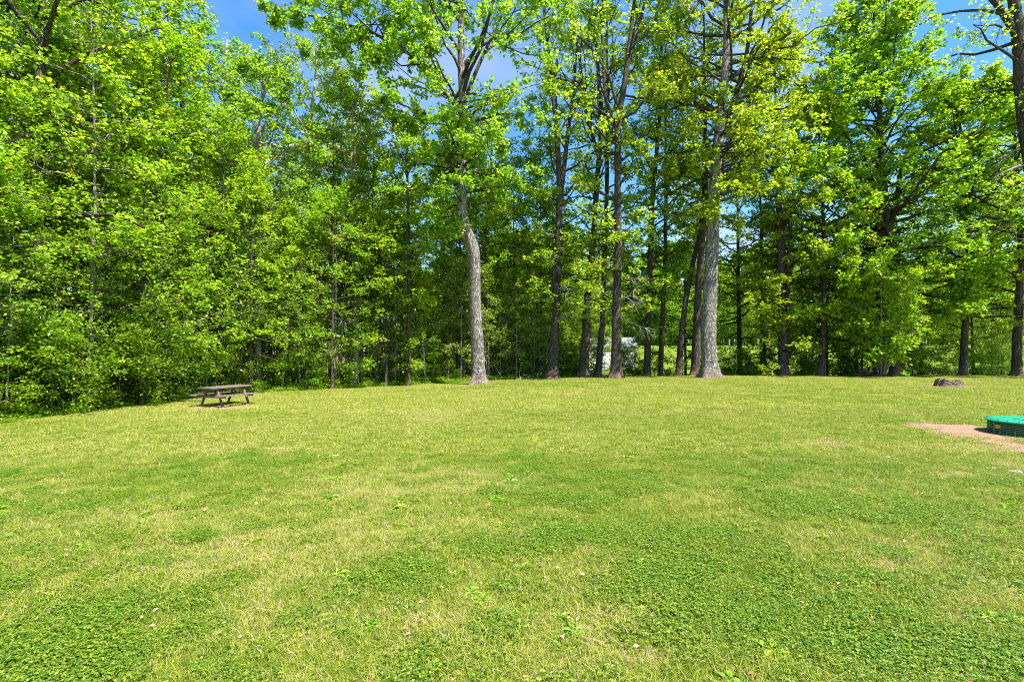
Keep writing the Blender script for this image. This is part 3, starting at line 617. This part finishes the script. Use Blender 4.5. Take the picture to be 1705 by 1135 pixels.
# prototypes, then copies
def proto(name, H, r0, sp, seed, bark, leafm, wob=.12, nst=1, spread=.0):
    root = thing(name, 'x', 'tree', (0, 0, 0)); r = np.random.default_rng(seed); st = []
    for i in range(nst):
        a = r.uniform(0, 6.28); e = spread * r.uniform(.5, 1.2); h = H * (1 if i == 0 else r.uniform(.6, .95)); x0 = np.array([math.cos(a), math.sin(a)]) * (0 if nst == 1 else .12)
        pts = [(x0[0], x0[1], 0), (x0[0] + e * .4 * math.cos(a), x0[1] + e * .4 * math.sin(a), h * .45), (x0[0] + e * math.cos(a), x0[1] + e * math.sin(a), h)]
        st.append(stem(pts, [r0, r0 * .72, r0 * .12], 16, wob, seed + i))
    build_tree(root, st, sp, seed, bark, leafm, 9 if nst == 1 else 7, .6 if nst == 1 else .1); return root
PR = {}
PR['a'] = proto('woodland_tree', 19, .20, dict(FULL, z0=3.5, R=4.6, n=44, lv=3), 301, 'brown', 'maple')
PR['b'] = proto('woodland_tree', 21, .18, dict(FULL, z0=6.5, R=4.0, n=44, lv=3, tilt=.8, prof='top'), 302, 'brown', 'poplar')
PR['c'] = proto('woodland_tree', 17, .15, dict(FULL, z0=3.0, R=3.8, n=42, lv=3, prof='col'), 303, 'pale', 'poplar')
PR['d'] = proto('woodland_tree', 20, .19, dict(FULL, z0=8.0, R=4.4, n=38, lv=3, prof='top'), 304, 'brown', 'young')
PR['e'] = proto('woodland_tree', 13, .11, dict(FULL, z0=1.8, R=3.6, n=40, lv=4, leaf=.14), 305, 'brown', 'maple')
PR['p'] = proto('slender_tree', 15, .075, dict(FULL, z0=6.5, R=2.3, n=30, secs=6, tw=5, lv=5, leaf=.14, prof='col', el0=20, el1=60), 308, 'brown', 'maple', .16)
PR['q'] = proto('slender_tree', 12, .06, dict(FULL, z0=4.2, R=2.0, n=26, secs=6, tw=5, lv=5, leaf=.13, prof='col', el0=15, el1=55), 309, 'pale', 'young', .2)
PR['f'] = proto('far_tree', 14, .18, dict(FULL, z0=.4, R=5.2, n=56, lv=7, leaf=.28, prof='round'), 306, 'brown', 'maple')
PR['g'] = proto('far_tree', 13, .18, dict(FULL, z0=.3, R=4.8, n=48, lv=7, leaf=.27, prof='cone'), 307, 'brown', 'dark')
PR['s'] = proto('sapling', 6.0, .028, dict(z0=1.1, R=1.5, n=26, prof='col', secs=5, tw=4, lv=5, leaf=.11, tilt=.45, el0=5, el1=45, twigs=True), 311, 'pale', 'maple', .10)
PR['t'] = proto('sapling', 4.2, .020, dict(z0=.6, R=1.2, n=22, prof='col', secs=5, tw=4, lv=5, leaf=.10, tilt=.45, el0=5, el1=45, twigs=True), 312, 'pale', 'young', .10)
PR['u'] = proto('sapling', 7.5, .035, dict(z0=2.6, R=1.4, n=24, prof='col', secs=4, tw=4, lv=5, leaf=.11, tilt=.5, el0=15, el1=55, twigs=True), 313, 'pale', 'poplar', .14, 2, .8)
PR['h'] = proto('shrub', 2.6, .02, dict(z0=.15, R=1.3, n=30, prof='round', secs=6, tw=4, lv=7, leaf=.085, tilt=.5, el0=5, el1=60), 314, 'brown', 'shade', .1, 5, .8)
PR['i'] = proto('shrub', 1.8, .016, dict(z0=.10, R=1.1, n=26, prof='round', secs=6, tw=4, lv=7, leaf=.075, tilt=.5, el0=5, el1=60), 315, 'brown', 'shade', .1, 6, .6)
used = set()
def where(x, y):
    px = 852.5 + 805 * x / max(y, 1)
    for lim, ph in ((60, 'at the far left end'), (170, 'right of the thickest left trunk'), (320, 'left of the picnic table'), (440, 'behind the picnic table'), (540, 'just right of the picnic table'), (640, 'beside the mottled pale trunk'),
                    (770, 'left of the kinked grey tree'), (900, 'right of the kinked grey tree'), (1060, 'behind the central dark trunks'), (1210, 'left of the thick pale trunk'), (1350, 'behind the double trunk'), (1500, 'behind the bright sapling'), (1640, 'behind the old stump')):
        if px < lim: return ph
    return 'at the far right end'
def size_word(s, a='tall', b_='short', c='medium'): return a if s > 1.0 else b_ if s < .86 else c
def put(kind, x, y, s=1.0, sz=1.0, label='', cat='tree', group=''):
    loc = (x, y, float(gz(x, y)) - .03); rz = random.Random(int(x * 971 + y * 37)).uniform(0, 6.28); p = PR[kind]
    if kind not in used:
        used.add(kind); p.location = loc; p.rotation_euler = (0, 0, rz); p.scale = (s, s, s * sz); tag(p, label, cat, group); return p
    q = copy_thing(p, loc, rz, (s, s, s * sz), label, group); q['category'] = cat; return q
SIGHT = [(50, 30, 16.5), (230, 16, 21.5), (302, 10, 25), (430, 14, 24), (592, 13, 27), (682, 9, 27)]
def clear(x, y):
    px = 852.5 + 805 * x / max(y, 1); return not any(abs(px - a) < w * .5 + 20 and y < D_ for a, w, D_ in SIGHT)
def poisson(n, x0, x1, y0, y1, dmin, cond, seed, avoid=()):
    r = np.random.default_rng(seed); pts = []
    for _ in range(n * 60):
        if len(pts) >= n: break
        x, y = r.uniform(x0, x1), r.uniform(y0, y1)
        if cond(x, y) and all((x - a) ** 2 + (y - b_) ** 2 > dmin ** 2 for a, b_ in pts) and all((x - a) ** 2 + (y - b_) ** 2 > d_ ** 2 for a, b_, d_ in avoid): pts.append((x, y))
    return pts
sd1 = lambda x, y: float(lawn_sd(np.array([x]), np.array([y]))[0])
inview = lambda x, y: abs(x) < 1.16 * y + 3
RR_ = random.Random(5)
for (x, y) in poisson(32, -44, -4, 9, 50, 3.4, lambda x, y: sd1(x, y) < -2.6 and inview(x, y) and x < -4 and clear(x, y), 41):
    if x > -13.5 and y < 44 and RR_.random() < .55: continue
    k = RR_.choice('abcddb'); put(k, x, y, RR_.uniform(.8, 1.08), RR_.uniform(.9, 1.05), '%s green tree %s, %s' % (dict(a='broad', b='high crowned', c='pale stemmed', d='bare stemmed')[k], where(x, y), 'at front' if sd1(x, y) > -7 else 'set back' if sd1(x, y) > -14 else 'deep inside'), 'tree', 'trees filling the woods on the left')
for (x, y) in poisson(11, -28, -3, 10, 38, 2.6, lambda x, y: -3.4 < sd1(x, y) < -.9 and inview(x, y) and x < -12.5 and clear(x, y), 42):
    put('e', x, y, RR_.uniform(.6, .95), RR_.uniform(.9, 1.15), 'leafy tree with branches down low on the wood edge, ' + where(x, y), 'tree', 'low-branched trees on the wood edge')
for (x, y) in poisson(24, -6, 30, 42, 62, 3.4, lambda x, y: inview(x, y) and x < 8 + (y - 40) * .25, 43):
    k = RR_.choice('cefqd'); put(k, x, y, RR_.uniform(.55, .95), 1.0, 'middle height tree beyond the lawn ' + where(x, y), 'tree', 'trees behind the row of dark trunks')
for (x, y) in poisson(80, -20, 130, 80, 104, 4.2, lambda x, y: inview(x, y), 44):
    k = RR_.choice('ffg'); put(k, x, y, RR_.uniform(.85, 1.25), 1.0, ('dark evergreen-looking tree' if k == 'g' else 'rounded leafy tree') + ' across the field, ' + where(x, y), 'tree', 'trees lining the far field')
for (x, y) in poisson(22, -75, 2, 50, 64, 4.0, lambda x, y: inview(x, y), 48):
    k = RR_.choice('fea'); put(k, x, y, RR_.uniform(.65, .9), 1.0, 'leafy tree at the back of the woods ' + where(x, y), 'tree', 'trees at the back of the woods')
for (x, y) in poisson(20, -3, 52, 33, 47, 3.0, lambda x, y: inview(x, y) and x > 16, 49):
    k = RR_.choice('debc'); put(k, x, y, RR_.uniform(.75, .95), 1.0, '%s tree behind the lawn crest, %s' % (dict(d='bare stemmed', e='low', b='high crowned', c='pale stemmed')[k], where(x, y)), 'tree', 'trees standing back from the lawn')
for (x, y) in [(12, 33.5), (16.5, 35), (21.5, 33), (26, 34.5), (30.5, 32), (34.5, 34), (38, 38), (24, 40), (31, 42)]:
    k = 'e' if y < 34.6 else 'a'; put(k, x, y, RR_.uniform(.85, 1.0), RR_.uniform(.95, 1.1), 'leafy tree standing in the hollow ' + where(x, y), 'tree', 'trees in the hollow on the right')
for (x, y) in poisson(56, -30, 3, 9, 40, 1.3, lambda x, y: -9 < sd1(x, y) < -.8 and inview(x, y) and clear(x, y), 51):
    k = RR_.choice('pq'); put(k, x, y, RR_.uniform(.8, 1.15), RR_.uniform(.9, 1.1), '%s thin trunk %s, %s' % ('dark' if k == 'p' else 'pale', where(x, y), 'at the edge' if sd1(x, y) > -2.5 else 'one row back' if sd1(x, y) > -5 else 'farther in'), 'tree', 'slender trunks of the wood edge')
for (x, y) in poisson(95, -30, 5, 8, 38, .8, lambda x, y: -4.5 < sd1(x, y) < -.35 and inview(x, y) and x < 3 and clear(x, y), 45):
    k = RR_.choice('stuuuu'); s_ = RR_.uniform(.75, 1.15); put(k, x, y, s_, RR_.uniform(.9, 1.2), '%s %s sapling %s, %s' % (size_word(s_), dict(s='pale stemmed', t='bushy yellow-green', u='forked')[k], where(x, y), 'in front' if sd1(x, y) > -2 else 'set back'), 'sapling', 'saplings along the wood edge')
for (x, y, s_) in [(-9.1, 24.5, .8), (-6.9, 26.5, .75), (-11.9, 22.0, .8), (-13.3, 17.4, .7)]:
    put('e', x, y, s_, .95, 'leafy tree leaning its lowest boughs over the lawn ' + where(x, y), 'tree', 'low-branched trees on the wood edge')
for (x, y) in poisson(16, -1, 10, 31, 41, 1.4, lambda x, y: True, 46):
    put(RR_.choice('st'), x, y, RR_.uniform(.6, .9), 1, 'low sapling growing in the shade ' + where(x, y), 'sapling', 'saplings among the dark trunks')
for (x, y) in poisson(36, -26, -8, 8, 26, 1.2, lambda x, y: -3.2 < sd1(x, y) < -.35 and inview(x, y), 47):
    k = RR_.choice('hhi'); put(k, x, y, RR_.uniform(.75, 1.15), 1, '%s green shrub %s, %s' % ('high' if k == 'h' else 'low', where(x, y), 'in front' if sd1(x, y) > -1.6 else 'set back'), 'shrub', 'shrubs at the foot of the left woods')
for (px, D, s) in [(640, 28.8, .9), (668, 28.2, .8), (700, 28.6, .85), (612, 28.0, .6), (735, 29.5, .7)]:
    x, y = plan(px, D); put('h' if s > .8 else 'i', x, y, s, .9, 'rounded bright green shrub left of the kinked grey tree', 'shrub', 'shrubs left of the kinked grey tree')
for (px, D, s) in [(860, 33, 1.1), (885, 32, .8), (950, 33, .9), (1050, 34, .8), (1220, 33, .6), (1255, 31.5, .6), (1345, 31.5, .7), (1420, 31, .7)]:
    x, y = plan(px, D); put('i', x, y, s, .9, 'low shrub half hidden behind the crest of the lawn', 'shrub', 'shrubs behind the lawn crest')
for (px, D, s) in [(1555, 30, .5), (1575, 31, .6), (1632, 30.5, .65), (1655, 30, .7), (1520, 30, .55), (1680, 31, .7)]:
    x, y = plan(px, D); put('t', x, y, s, 1, 'spindly young sapling behind the old stump', 'sapling', 'saplings behind the old stump')
for (x, y) in poisson(80, -12, 100, 77.5, 80.5, 1.45, lambda x, y: inview(x, y), 50):
    put('h', x, y, RR_.uniform(1.6, 2.3), 1.15, 'dense far shrub ' + where(x, y), 'shrub', 'shrubs along the far field')
for (px, D, s_) in [(1215, 32.5, .8), (1240, 31.5, .65), (1275, 32, .8), (1330, 31.2, .75), (1350, 32.5, .9), (1395, 31.5, .8), (1425, 32.5, .9), (1505, 32, .9), (1530, 31, .7), (1560, 32.5, .8), (1625, 31.5, .7), (1650, 32.5, .85), (1672, 31.5, .7), (1110, 33, .8), (1060, 34, .9), (945, 32.5, .9), (900, 33, 1.0)]:
    x, y = plan(px, D); put('h', x, y, s_, .95, 'leafy bush showing above the lawn crest ' + where(x, y), 'shrub', 'bushes behind the lawn crest')
# bright many-stemmed sapling on the right
x, y = plan(1466, 28.2); rt = thing('sapling', 'bright green many stemmed sapling fanning upwards on the crest at right', 'sapling', (x, y, float(gz(x, y))))
st = []; r_ = np.random.default_rng(9)
for i in range(11):
    a = i * .57 + r_.uniform(-.2, .2); e = r_.uniform(.5, 2.3); h = r_.uniform(4.6, 7.3) - e * .5; ca, sa = math.cos(a), math.sin(a)
    st.append(stem([(ca * .1, sa * .1, 0), (ca * (.1 + e * .35), sa * (.1 + e * .35), h * .4), (ca * e, sa * e, h)], [.045, .032, .006], 14, .05, 500 + i))
build_tree(rt, st, dict(z0=.8, R=.95, n=210, prof='col', secs=3, tw=4, lv=8, leaf=.13, tilt=.9, el0=35, el1=65, jit=.05), 510, 'pale', 'young', 8, .1)
for k in [q for q in PR if q not in used]: 
    for ch in list(PR[k].children): bpy.data.objects.remove(ch)
    bpy.data.objects.remove(PR[k])

# ---------------------------------------------------------------- picnic table
A = np.array(plan(348.4, 16.35)); B = np.array(plan(403, 17.6)); axd = (B - A) / np.linalg.norm(B - A); rz = math.atan2(axd[1], axd[0]); mid = (A + B) / 2
tb = thing('picnic_table', 'weathered brown wooden picnic table with attached benches on a worn soil patch', 'picnic table', (mid[0], mid[1], float(gz(*mid)) - .01), rz=rz)
Lt = 1.78; hf = .64; tb.scale = (.88, .88, .90)
m_ = MB()
for i in range(5): box(m_, (RR_.uniform(-.01, .01), -.31 + i * .155, .735 + RR_.uniform(-.003, .003)), (Lt + RR_.uniform(-.02, .02), .143, .038))
link('tabletop', m_.mesh('tabletop', TABLEWOOD), tb)
for s in (-1, 1):
    m_ = MB()
    for i in range(2): box(m_, (0, s * (.60 + i * .135) , .445), (Lt + .06, .125, .038))
    link('bench_seat', m_.mesh('bench_seat', TABLEWOOD), tb)
for ex in (-hf, hf):
    m_ = MB(); box(m_, (ex, 0, .403), (.04, 1.46, .09)); link('crossbeam', m_.mesh('crossbeam', TABLEDARK), tb)
    m_ = MB(); box(m_, (ex, 0, .693), (.04, .70, .08)); link('top_cleat', m_.mesh('top_cleat', TABLEDARK), tb)
    o_ = .042 if ex > 0 else -.042
    for s in (-1, 1):
        m_ = MB(); bar(m_, (ex - o_, s * .58, -.04), (ex - o_, s * .24, .713), .04, .09, (1, 0, 0)); link('leg', m_.mesh('leg', TABLEDARK), tb)
    m_ = MB(); bar(m_, (ex - 2 * o_, 0, .42), (ex - 9 * o_ , 0, .705), .035, .07, (0, 1, 0)); link('brace', m_.mesh('brace', TABLEDARK), tb)

# ---------------------------------------------------------------- green riser of a septic tank
GREEN = plain('green_plastic', (.015, .30, .17), .32, .12, 3, .5)
DGREEN = plain('dark_green_plastic', (.05, .24, .15), .45, .3, 14, .4)
CLAY = plain('packed_clay', (.10, .075, .035), .9, .5, 18, .1, .5)
cx, cy = 11.64, 10.9; cz = float(gz(cx, cy)) - .04
rt = thing('septic_riser', 'round green plastic tank riser with domed lid and ribbed sides on bare red soil', 'tank lid', (cx, cy, cz))
def lathe(mb, prof_, n=64, sc=1):
    prof_ = np.array(prof_, float); a = np.arange(n) / n * 2 * PI; X = np.stack([prof_[:, :1] * np.cos(a), prof_[:, :1] * np.sin(a), prof_[:, 1:] + 0 * a], -1).reshape(-1, 3)
    K = len(prof_); i = (np.arange(K - 1) * n)[:, None]; j = np.arange(n); j2 = (j + 1) % n; mb.add(X, np.stack([i + j, i + j2, i + j2 + n, i + j + n], -1).reshape(-1, 4))
m_ = MB(); lathe(m_, [(.545, .335), (.560, .338), (.562, .362), (.548, .374), (.50, .380), (.49, .392), (.30, .412), (.10, .420), (.002, .421)]); lathe(m_, [(.545, .335), (.40, .335)])
for k in range(24):
    a = k / 24 * 2 * PI; box(m_, (.525 * math.cos(a), .525 * math.sin(a), .381), (.04, .02, .014), [[math.cos(a), math.sin(a), 0], [-math.sin(a), math.cos(a), 0], [0, 0, 1]])
for a in (0.4, .4 + PI): box(m_, (.30 * math.cos(a), .30 * math.sin(a), .414), (.10, .16, .014), [[math.cos(a), math.sin(a), 0], [-math.sin(a), math.cos(a), 0], [0, 0, 1]])
link('lid', m_.mesh('lid', GREEN, False), rt)
m_ = MB(); lathe(m_, [(.495, -.1), (.495, .334)]); link('wall', m_.mesh('wall', CLAY, True), rt)
m_ = MB()
for k in range(9): z = .015 + k * .038; lathe(m_, [(.4965, z), (.520, z), (.520, z + .009), (.4965, z + .009)], 72)
rr_ = random.Random(2)
for k in range(30):
    a = k / 30 * 2 * PI; z0_ = rr_.choice([0, 0, .09, .17]); z1_ = z0_ + rr_.choice([.12, .16, .33]); z1_ = min(.334, z1_)
    box(m_, (.513 * math.cos(a), .513 * math.sin(a), (z0_ + z1_) / 2), (.030, .014, z1_ - z0_), [[math.cos(a), math.sin(a), 0], [-math.sin(a), math.cos(a), 0], [0, 0, 1]])
link('ribs', m_.mesh('ribs', DGREEN), rt)
m_ = MB(); aa = math.radians(176); tt_ = np.arange(20) / 20 * 2 * PI; nrm = np.array([math.cos(aa), math.sin(aa), 0]); sd_ = np.array([-math.sin(aa), math.cos(aa), 0])
ring = np.array([nrm * .526 + sd_ * .052 * math.cos(t) + np.array([0, 0, .215 + .052 * math.sin(t)]) for t in tt_]); ring2 = ring * [1, 1, 1] - nrm * .03
m_.add(np.vstack([ring, ring2]), np.array([(i, (i + 1) % 20, (i + 1) % 20 + 20, i + 20) for i in range(20)])); m_.F.append(np.arange(20) + m_.n - 40); m_.T.append(np.array([20])); m_.A.append(np.array([.5]))
link('pipe_knockout', m_.mesh('pipe_knockout', plain('ochre_plastic', (.42, .30, .05), .5, .3, 10)), rt)

rt.scale = (1.32, 1.32, .95)
# ---------------------------------------------------------------- stump, brush, stone, sticks
x, y = plan(1579, 21.3); rt = thing('tree_stump', 'low weathered grey tree stump with jagged top on bare soil', 'stump', (x, y, float(gz(x, y))))
r_ = np.random.default_rng(31); n = 56; a = np.arange(n) / n * 2 * PI; K = 12; ph = r_.uniform(0, 6, 8)
rough = sum(np.cos(k * a + ph[k % 8]) / k for k in (2, 3, 5, 8, 13)) * .08; ht = .27 + .06 * np.cos(a + 2.6) + .035 * np.cos(5 * a + 1) + .035 * r_.normal(0, 1, n)
V = []
for k in range(K):
    t = k / (K - 1); z = -.08 + (ht + .08) * t; rr0 = .50 + .17 * (1 - t) ** 2.2; rad_ = rr0 * (1 + rough) + .014 * r_.normal(0, 1, n); V.append(np.stack([rad_ * np.cos(a) * 1.05, rad_ * np.sin(a) * .85, z], 1))
for q in (.8, .55, .3, .08): z = ht * (.5 + .5 * q) + .045 * r_.normal(0, 1, n) * (q > .2); V.append(np.stack([.50 * q * (1 + rough) * np.cos(a), .45 * q * (1 + rough) * np.sin(a), z * 1.0], 1))
V = np.concatenate(V); K = K + 4; i = (np.arange(K - 1) * n)[:, None]; j = np.arange(n); j2 = (j + 1) % n
m_ = MB(); m_.add(V, np.stack([i + j, i + j2, i + j2 + n, i + j + n], -1).reshape(-1, 4)); link('stump_wood', m_.mesh('stump_wood', bark_mat('rotten_wood', (.16, .12, .10), (.38, .32, .28), (.50, .43, .40), 2.0, 1.0)), rt)

def sticks(name, label, cat, px, D, n, spread, lng, up, seed, rad=.02, mat='dead'):
    x, y = plan(px, D); r = np.random.default_rng(seed); a = r.uniform(0, PI, n); c_ = r.normal(0, spread, (n, 3)) * [1, .6, 0]; l_ = lng * r.uniform(.3, 1, n)
    e = r.normal(0, .25, n) + up * r.random(n); d_ = np.stack([np.cos(e) * np.cos(a), np.cos(e) * np.sin(a) * .7, np.sin(e)], 1) * l_[:, None] / 2
    c_[:, 2] = np.maximum(.02, r.random(n) * .32 * np.exp(-(c_[:, 0] / (spread * 1.3)) ** 2)) + np.abs(d_[:, 2]) * .6
    K = 6; t = np.linspace(-1, 1, K)[None, :, None]; P_ = c_[:, None] + d_[:, None] * t + np.cumsum(r.normal(0, .03, (n, K, 3)), 1) * l_[:, None, None]
    m_ = MB(); tubes(P_, (rad * r.uniform(.3, 1, n))[:, None] * np.linspace(1, .4, K)[None], 5, m_, cap=True)
    o = link(name, m_.mesh(name, BARK[mat], True), None, (x, y, float(gz(x, y)))); return tag(o, label, cat)
sticks('brush_pile', 'small heap of dry brown brush at the foot of the bright sapling', 'brush pile', 1441, 28.5, 110, .42, 1.1, .5, 51, .022, 'brown')
sticks('fallen_branch', 'bare crooked fallen branch lying at the left wood edge', 'branch', 128, 15.6, 5, .35, 1.9, 1.0, 52, .03)
sticks('fallen_branch', 'pale forked dead branch propped in the shrubs left of the picnic table', 'branch', 60, 14.6, 4, .3, 1.6, .6, 53, .024)
sticks('fallen_branch', 'thin grey dead branch curving out beside the picnic table', 'branch', 300, 19.6, 4, .3, 1.9, .9, 54, .02)
sticks('fallen_branch', 'tangle of grey deadwood on the ground behind the crest right of the kinked tree', 'branch', 868, 30.2, 26, 1.1, 2.2, .2, 55, .04)
sticks('fallen_branch', 'scatter of bare sticks in the shade of the left woods', 'branch', 250, 19.5, 14, .9, 1.6, 1.0, 56, .018)
def stone(name, label, px, py, s, seed):
    x, y = ground_hit(px, py); r = np.random.default_rng(seed); n = 18; a = np.arange(n) / n * 2 * PI; V = []
    w = 1 + .22 * np.cos(2 * a + 1) + .1 * r.normal(0, 1, n)
    for q, z in ((1.0, -.02), (1.04, .012), (.9, .03), (.6, .040), (.05, .043)): V.append(np.stack([s * q * w * np.cos(a) * 1.3, s * q * w * np.sin(a), z + .004 * r.normal(0, 1, n)], 1))
    i = (np.arange(4) * n)[:, None]; j = np.arange(n); j2 = (j + 1) % n; m_ = MB(); m_.add(np.concatenate(V), np.stack([i + j, i + j2, i + j2 + n, i + j + n], -1).reshape(-1, 4))
    return tag(link(name, m_.mesh(name, STONE), None, (x, y, float(gz(x, y)))), label, 'stone')
STONE = plain('grey_stone', (.27, .26, .245), .85, .3, 25, .2, .4)
stone('stone', 'flat pale grey stone in the grass in front of the green tank lid', 1690, 787, .06, 1)
stone('stone', 'small pale pebble in dry grass left of the flat grey stone', 1655, 782, .025, 2)

# dry leaves fallen on the lawn
n = 520; Y = rng.uniform(2.4, 9, n) ** 1.0; X = rng.uniform(-1.1, 1.1, n) * Y
v_, f_, t_ = leaves(np.stack([X, Y, gz(X, Y) + .028], 1), .038, 7, .35, None, .55, .15)
lm = NM('dry_leaves'); lm_m = lm.done(lm.princ(lm.ramp(lm.attr('tone'), [(.1, (.35, .06, .04)), (.35, (.55, .24, .12)), (.6, (.50, .32, .22)), (.85, (.55, .40, .30))]), .7))
lo = MB(); lo.add(v_, f_, t_); tag(link('fallen_leaves', lo.mesh('fallen_leaves', lm_m)), 'dry reddish and tan leaves scattered in the grass', 'leaf litter', kind='stuff')

# ---------------------------------------------------------------- far field: posts, pole, white building
POSTW = plain('grey_post_wood', (.36, .33, .29), .8, .3, 6)
for i, (px, lab) in enumerate([(1205, 'left'), (1214, ''), (1223, ''), (1237, ''), (1262, ''), (1542, ''), (1580, '')]):
    x, y = plan(px, 70); m_ = MB(); z = float(gz(x, y)); tubes(np.array([[0, 0, -.3], [0, 0, .5], [0, 0, 1.15], [0, 0, 1.2]]), np.array([.07, .07, .065, .03]), 8, m_, cap=True)
    tag(link('fence_post', m_.mesh('fence_post', POSTW), None, (x, y, z)), 'thin grey fence post on the far edge of the back field', 'fence post', 'fence posts along the far field')
x, y = plan(1281, 66); up_ = thing('utility_pole', 'tall orange brown utility pole standing in the back field right of the pale trunk', 'utility pole', (x, y, float(gz(x, y))))
m_ = MB(); tubes(np.array([[0, 0, -.5], [0, 0, 4.], [0, 0, 9.]]), np.array([.16, .14, .11]), 12, m_, cap=True); link('pole', m_.mesh('pole', plain('creosoted_wood', (.42, .20, .09), .8, .3, 4), True), up_)
m_ = MB(); box(m_, (0, -.16, 8.4), (2.2, .09, .11)); link('crossarm', m_.mesh('crossarm', POSTW), up_)
for s in (-.95, 0, .95):
    m_ = MB(); tubes(np.array([[s, -.16, 8.456], [s, -.16, 8.52], [s, -.16, 8.60], [s, -.16, 8.64]]), np.array([.03, .06, .05, .02]), 8, m_, cap=True); link('insulator', m_.mesh('insulator', STONE), up_)
WHITE = plain('white_siding', (.75, .76, .80), .6, .06, 2); GREYR = plain('grey_shingles', (.20, .20, .21), .9, .3, 5, .1); DARKG = plain('dark_window_glass', (.05, .07, .09), .15, .3, 3, .6)
x, y = plan(1012, 56); zb = float(gz(x, y)); hs_ = thing('white_house', 'small white sided house glimpsed between the dark trunks', 'house', (x, y, zb))
w2, d2, hh = 2.75, 2.2, 2.35; m_ = MB()
# front wall built round its openings so that the window and door are set into it
def panel(x0, x1, z0, z1): box(m_, ((x0 + x1) / 2, -d2, (z0 + z1) / 2), (x1 - x0, .12, z1 - z0))
panel(-w2, -2.0, -.3, hh); panel(-2.0, -1.0, -.3, .9); panel(-2.0, -1.0, 1.8, hh); panel(-1.0, .5, -.3, hh); panel(.5, 1.4, 2.0, hh); panel(.5, 1.4, -.3, .04); panel(1.4, w2, -.3, hh)
box(m_, (-w2 + .06, .06, hh / 2 - .15), (.12, 2 * d2 - .12, hh + .3)); box(m_, (w2 - .06, .06, hh / 2 - .15), (.12, 2 * d2 - .12, hh + .3)); box(m_, (0, d2, hh / 2 - .15), (2 * w2 - .24, .12, hh + .3))
for s in (-1, 1): m_.add([(s * w2, -d2, hh), (s * w2, d2, hh), (s * w2, 0, hh + 1.0), (s * (w2 - .1), -d2, hh), (s * (w2 - .1), d2, hh), (s * (w2 - .1), 0, hh + 1.0)], np.array([(0, 1, 2), (3, 5, 4)]))
for k in range(16): box(m_, ((-w2 - 2.0) / 2, -d2 - .066, .0 + k * .145), (w2 - 2.0, .012, .02)); box(m_, ((1.4 + w2) / 2, -d2 - .066, .0 + k * .145), (w2 - 1.4, .012, .02)); box(m_, (-.25, -d2 - .066, .0 + k * .145), (1.5, .012, .02))
link('wall', m_.mesh('wall', WHITE), hs_)
m_ = MB()
for s in (-1, 1):
    e = np.array([0, d2 + .3, -1.0 * (d2 + .3) / d2]); e[1] *= s; l_ = np.linalg.norm(e); e = e / l_; nn_ = np.cross([1, 0, 0], e) * s
    box(m_, np.array([0, 0, hh + 1.06]) + e * l_ / 2, (2 * w2 + .5, l_, .08), [[1, 0, 0], e, nn_])
link('roof', m_.mesh('roof', GREYR), hs_)
m_ = MB(); box(m_, (-1.5, -d2 + .03, 1.35), (.98, .03, .88)); wn_ = link('window', m_.mesh('window', DARKG), hs_)
m_ = MB(); [box(m_, c_, s_) for c_, s_ in (((-1.5, -d2 - .02, 1.35), (.04, .05, .88)), ((-1.5, -d2 - .021, 1.35), (.97, .05, .04)))]; link('frame', m_.mesh('frame', WHITE), wn_)
m_ = MB(); box(m_, (.95, -d2 + .01, 1.02), (.88, .05, 1.94)); link('door', m_.mesh('door', plain('grey_door_paint', (.35, .38, .40), .5, .1)), hs_)

# things that would share a label get their order within the look-alikes
ORD = ['leftmost', 'second from left', 'third from left', 'fourth from left', 'fifth from left', 'sixth from left', 'seventh from left', 'eighth from left', 'ninth from left', 'tenth from left'] + [w + ' from left' for w in 'eleventh twelfth thirteenth fourteenth fifteenth sixteenth seventeenth eighteenth nineteenth twentieth'.split()]
same = {}
for o in COL.objects:
    if o.parent is None and 'label' in o: same.setdefault(o['label'], []).append(o)
for lab, os_ in same.items():
    if len(os_) < 2: continue
    os_.sort(key=lambda o: o.location.x / max(1, o.location.y))
    for i, o in enumerate(os_): o['label'] = lab + ', ' + ('rightmost' if i == len(os_) - 1 else ORD[min(i, 19)])
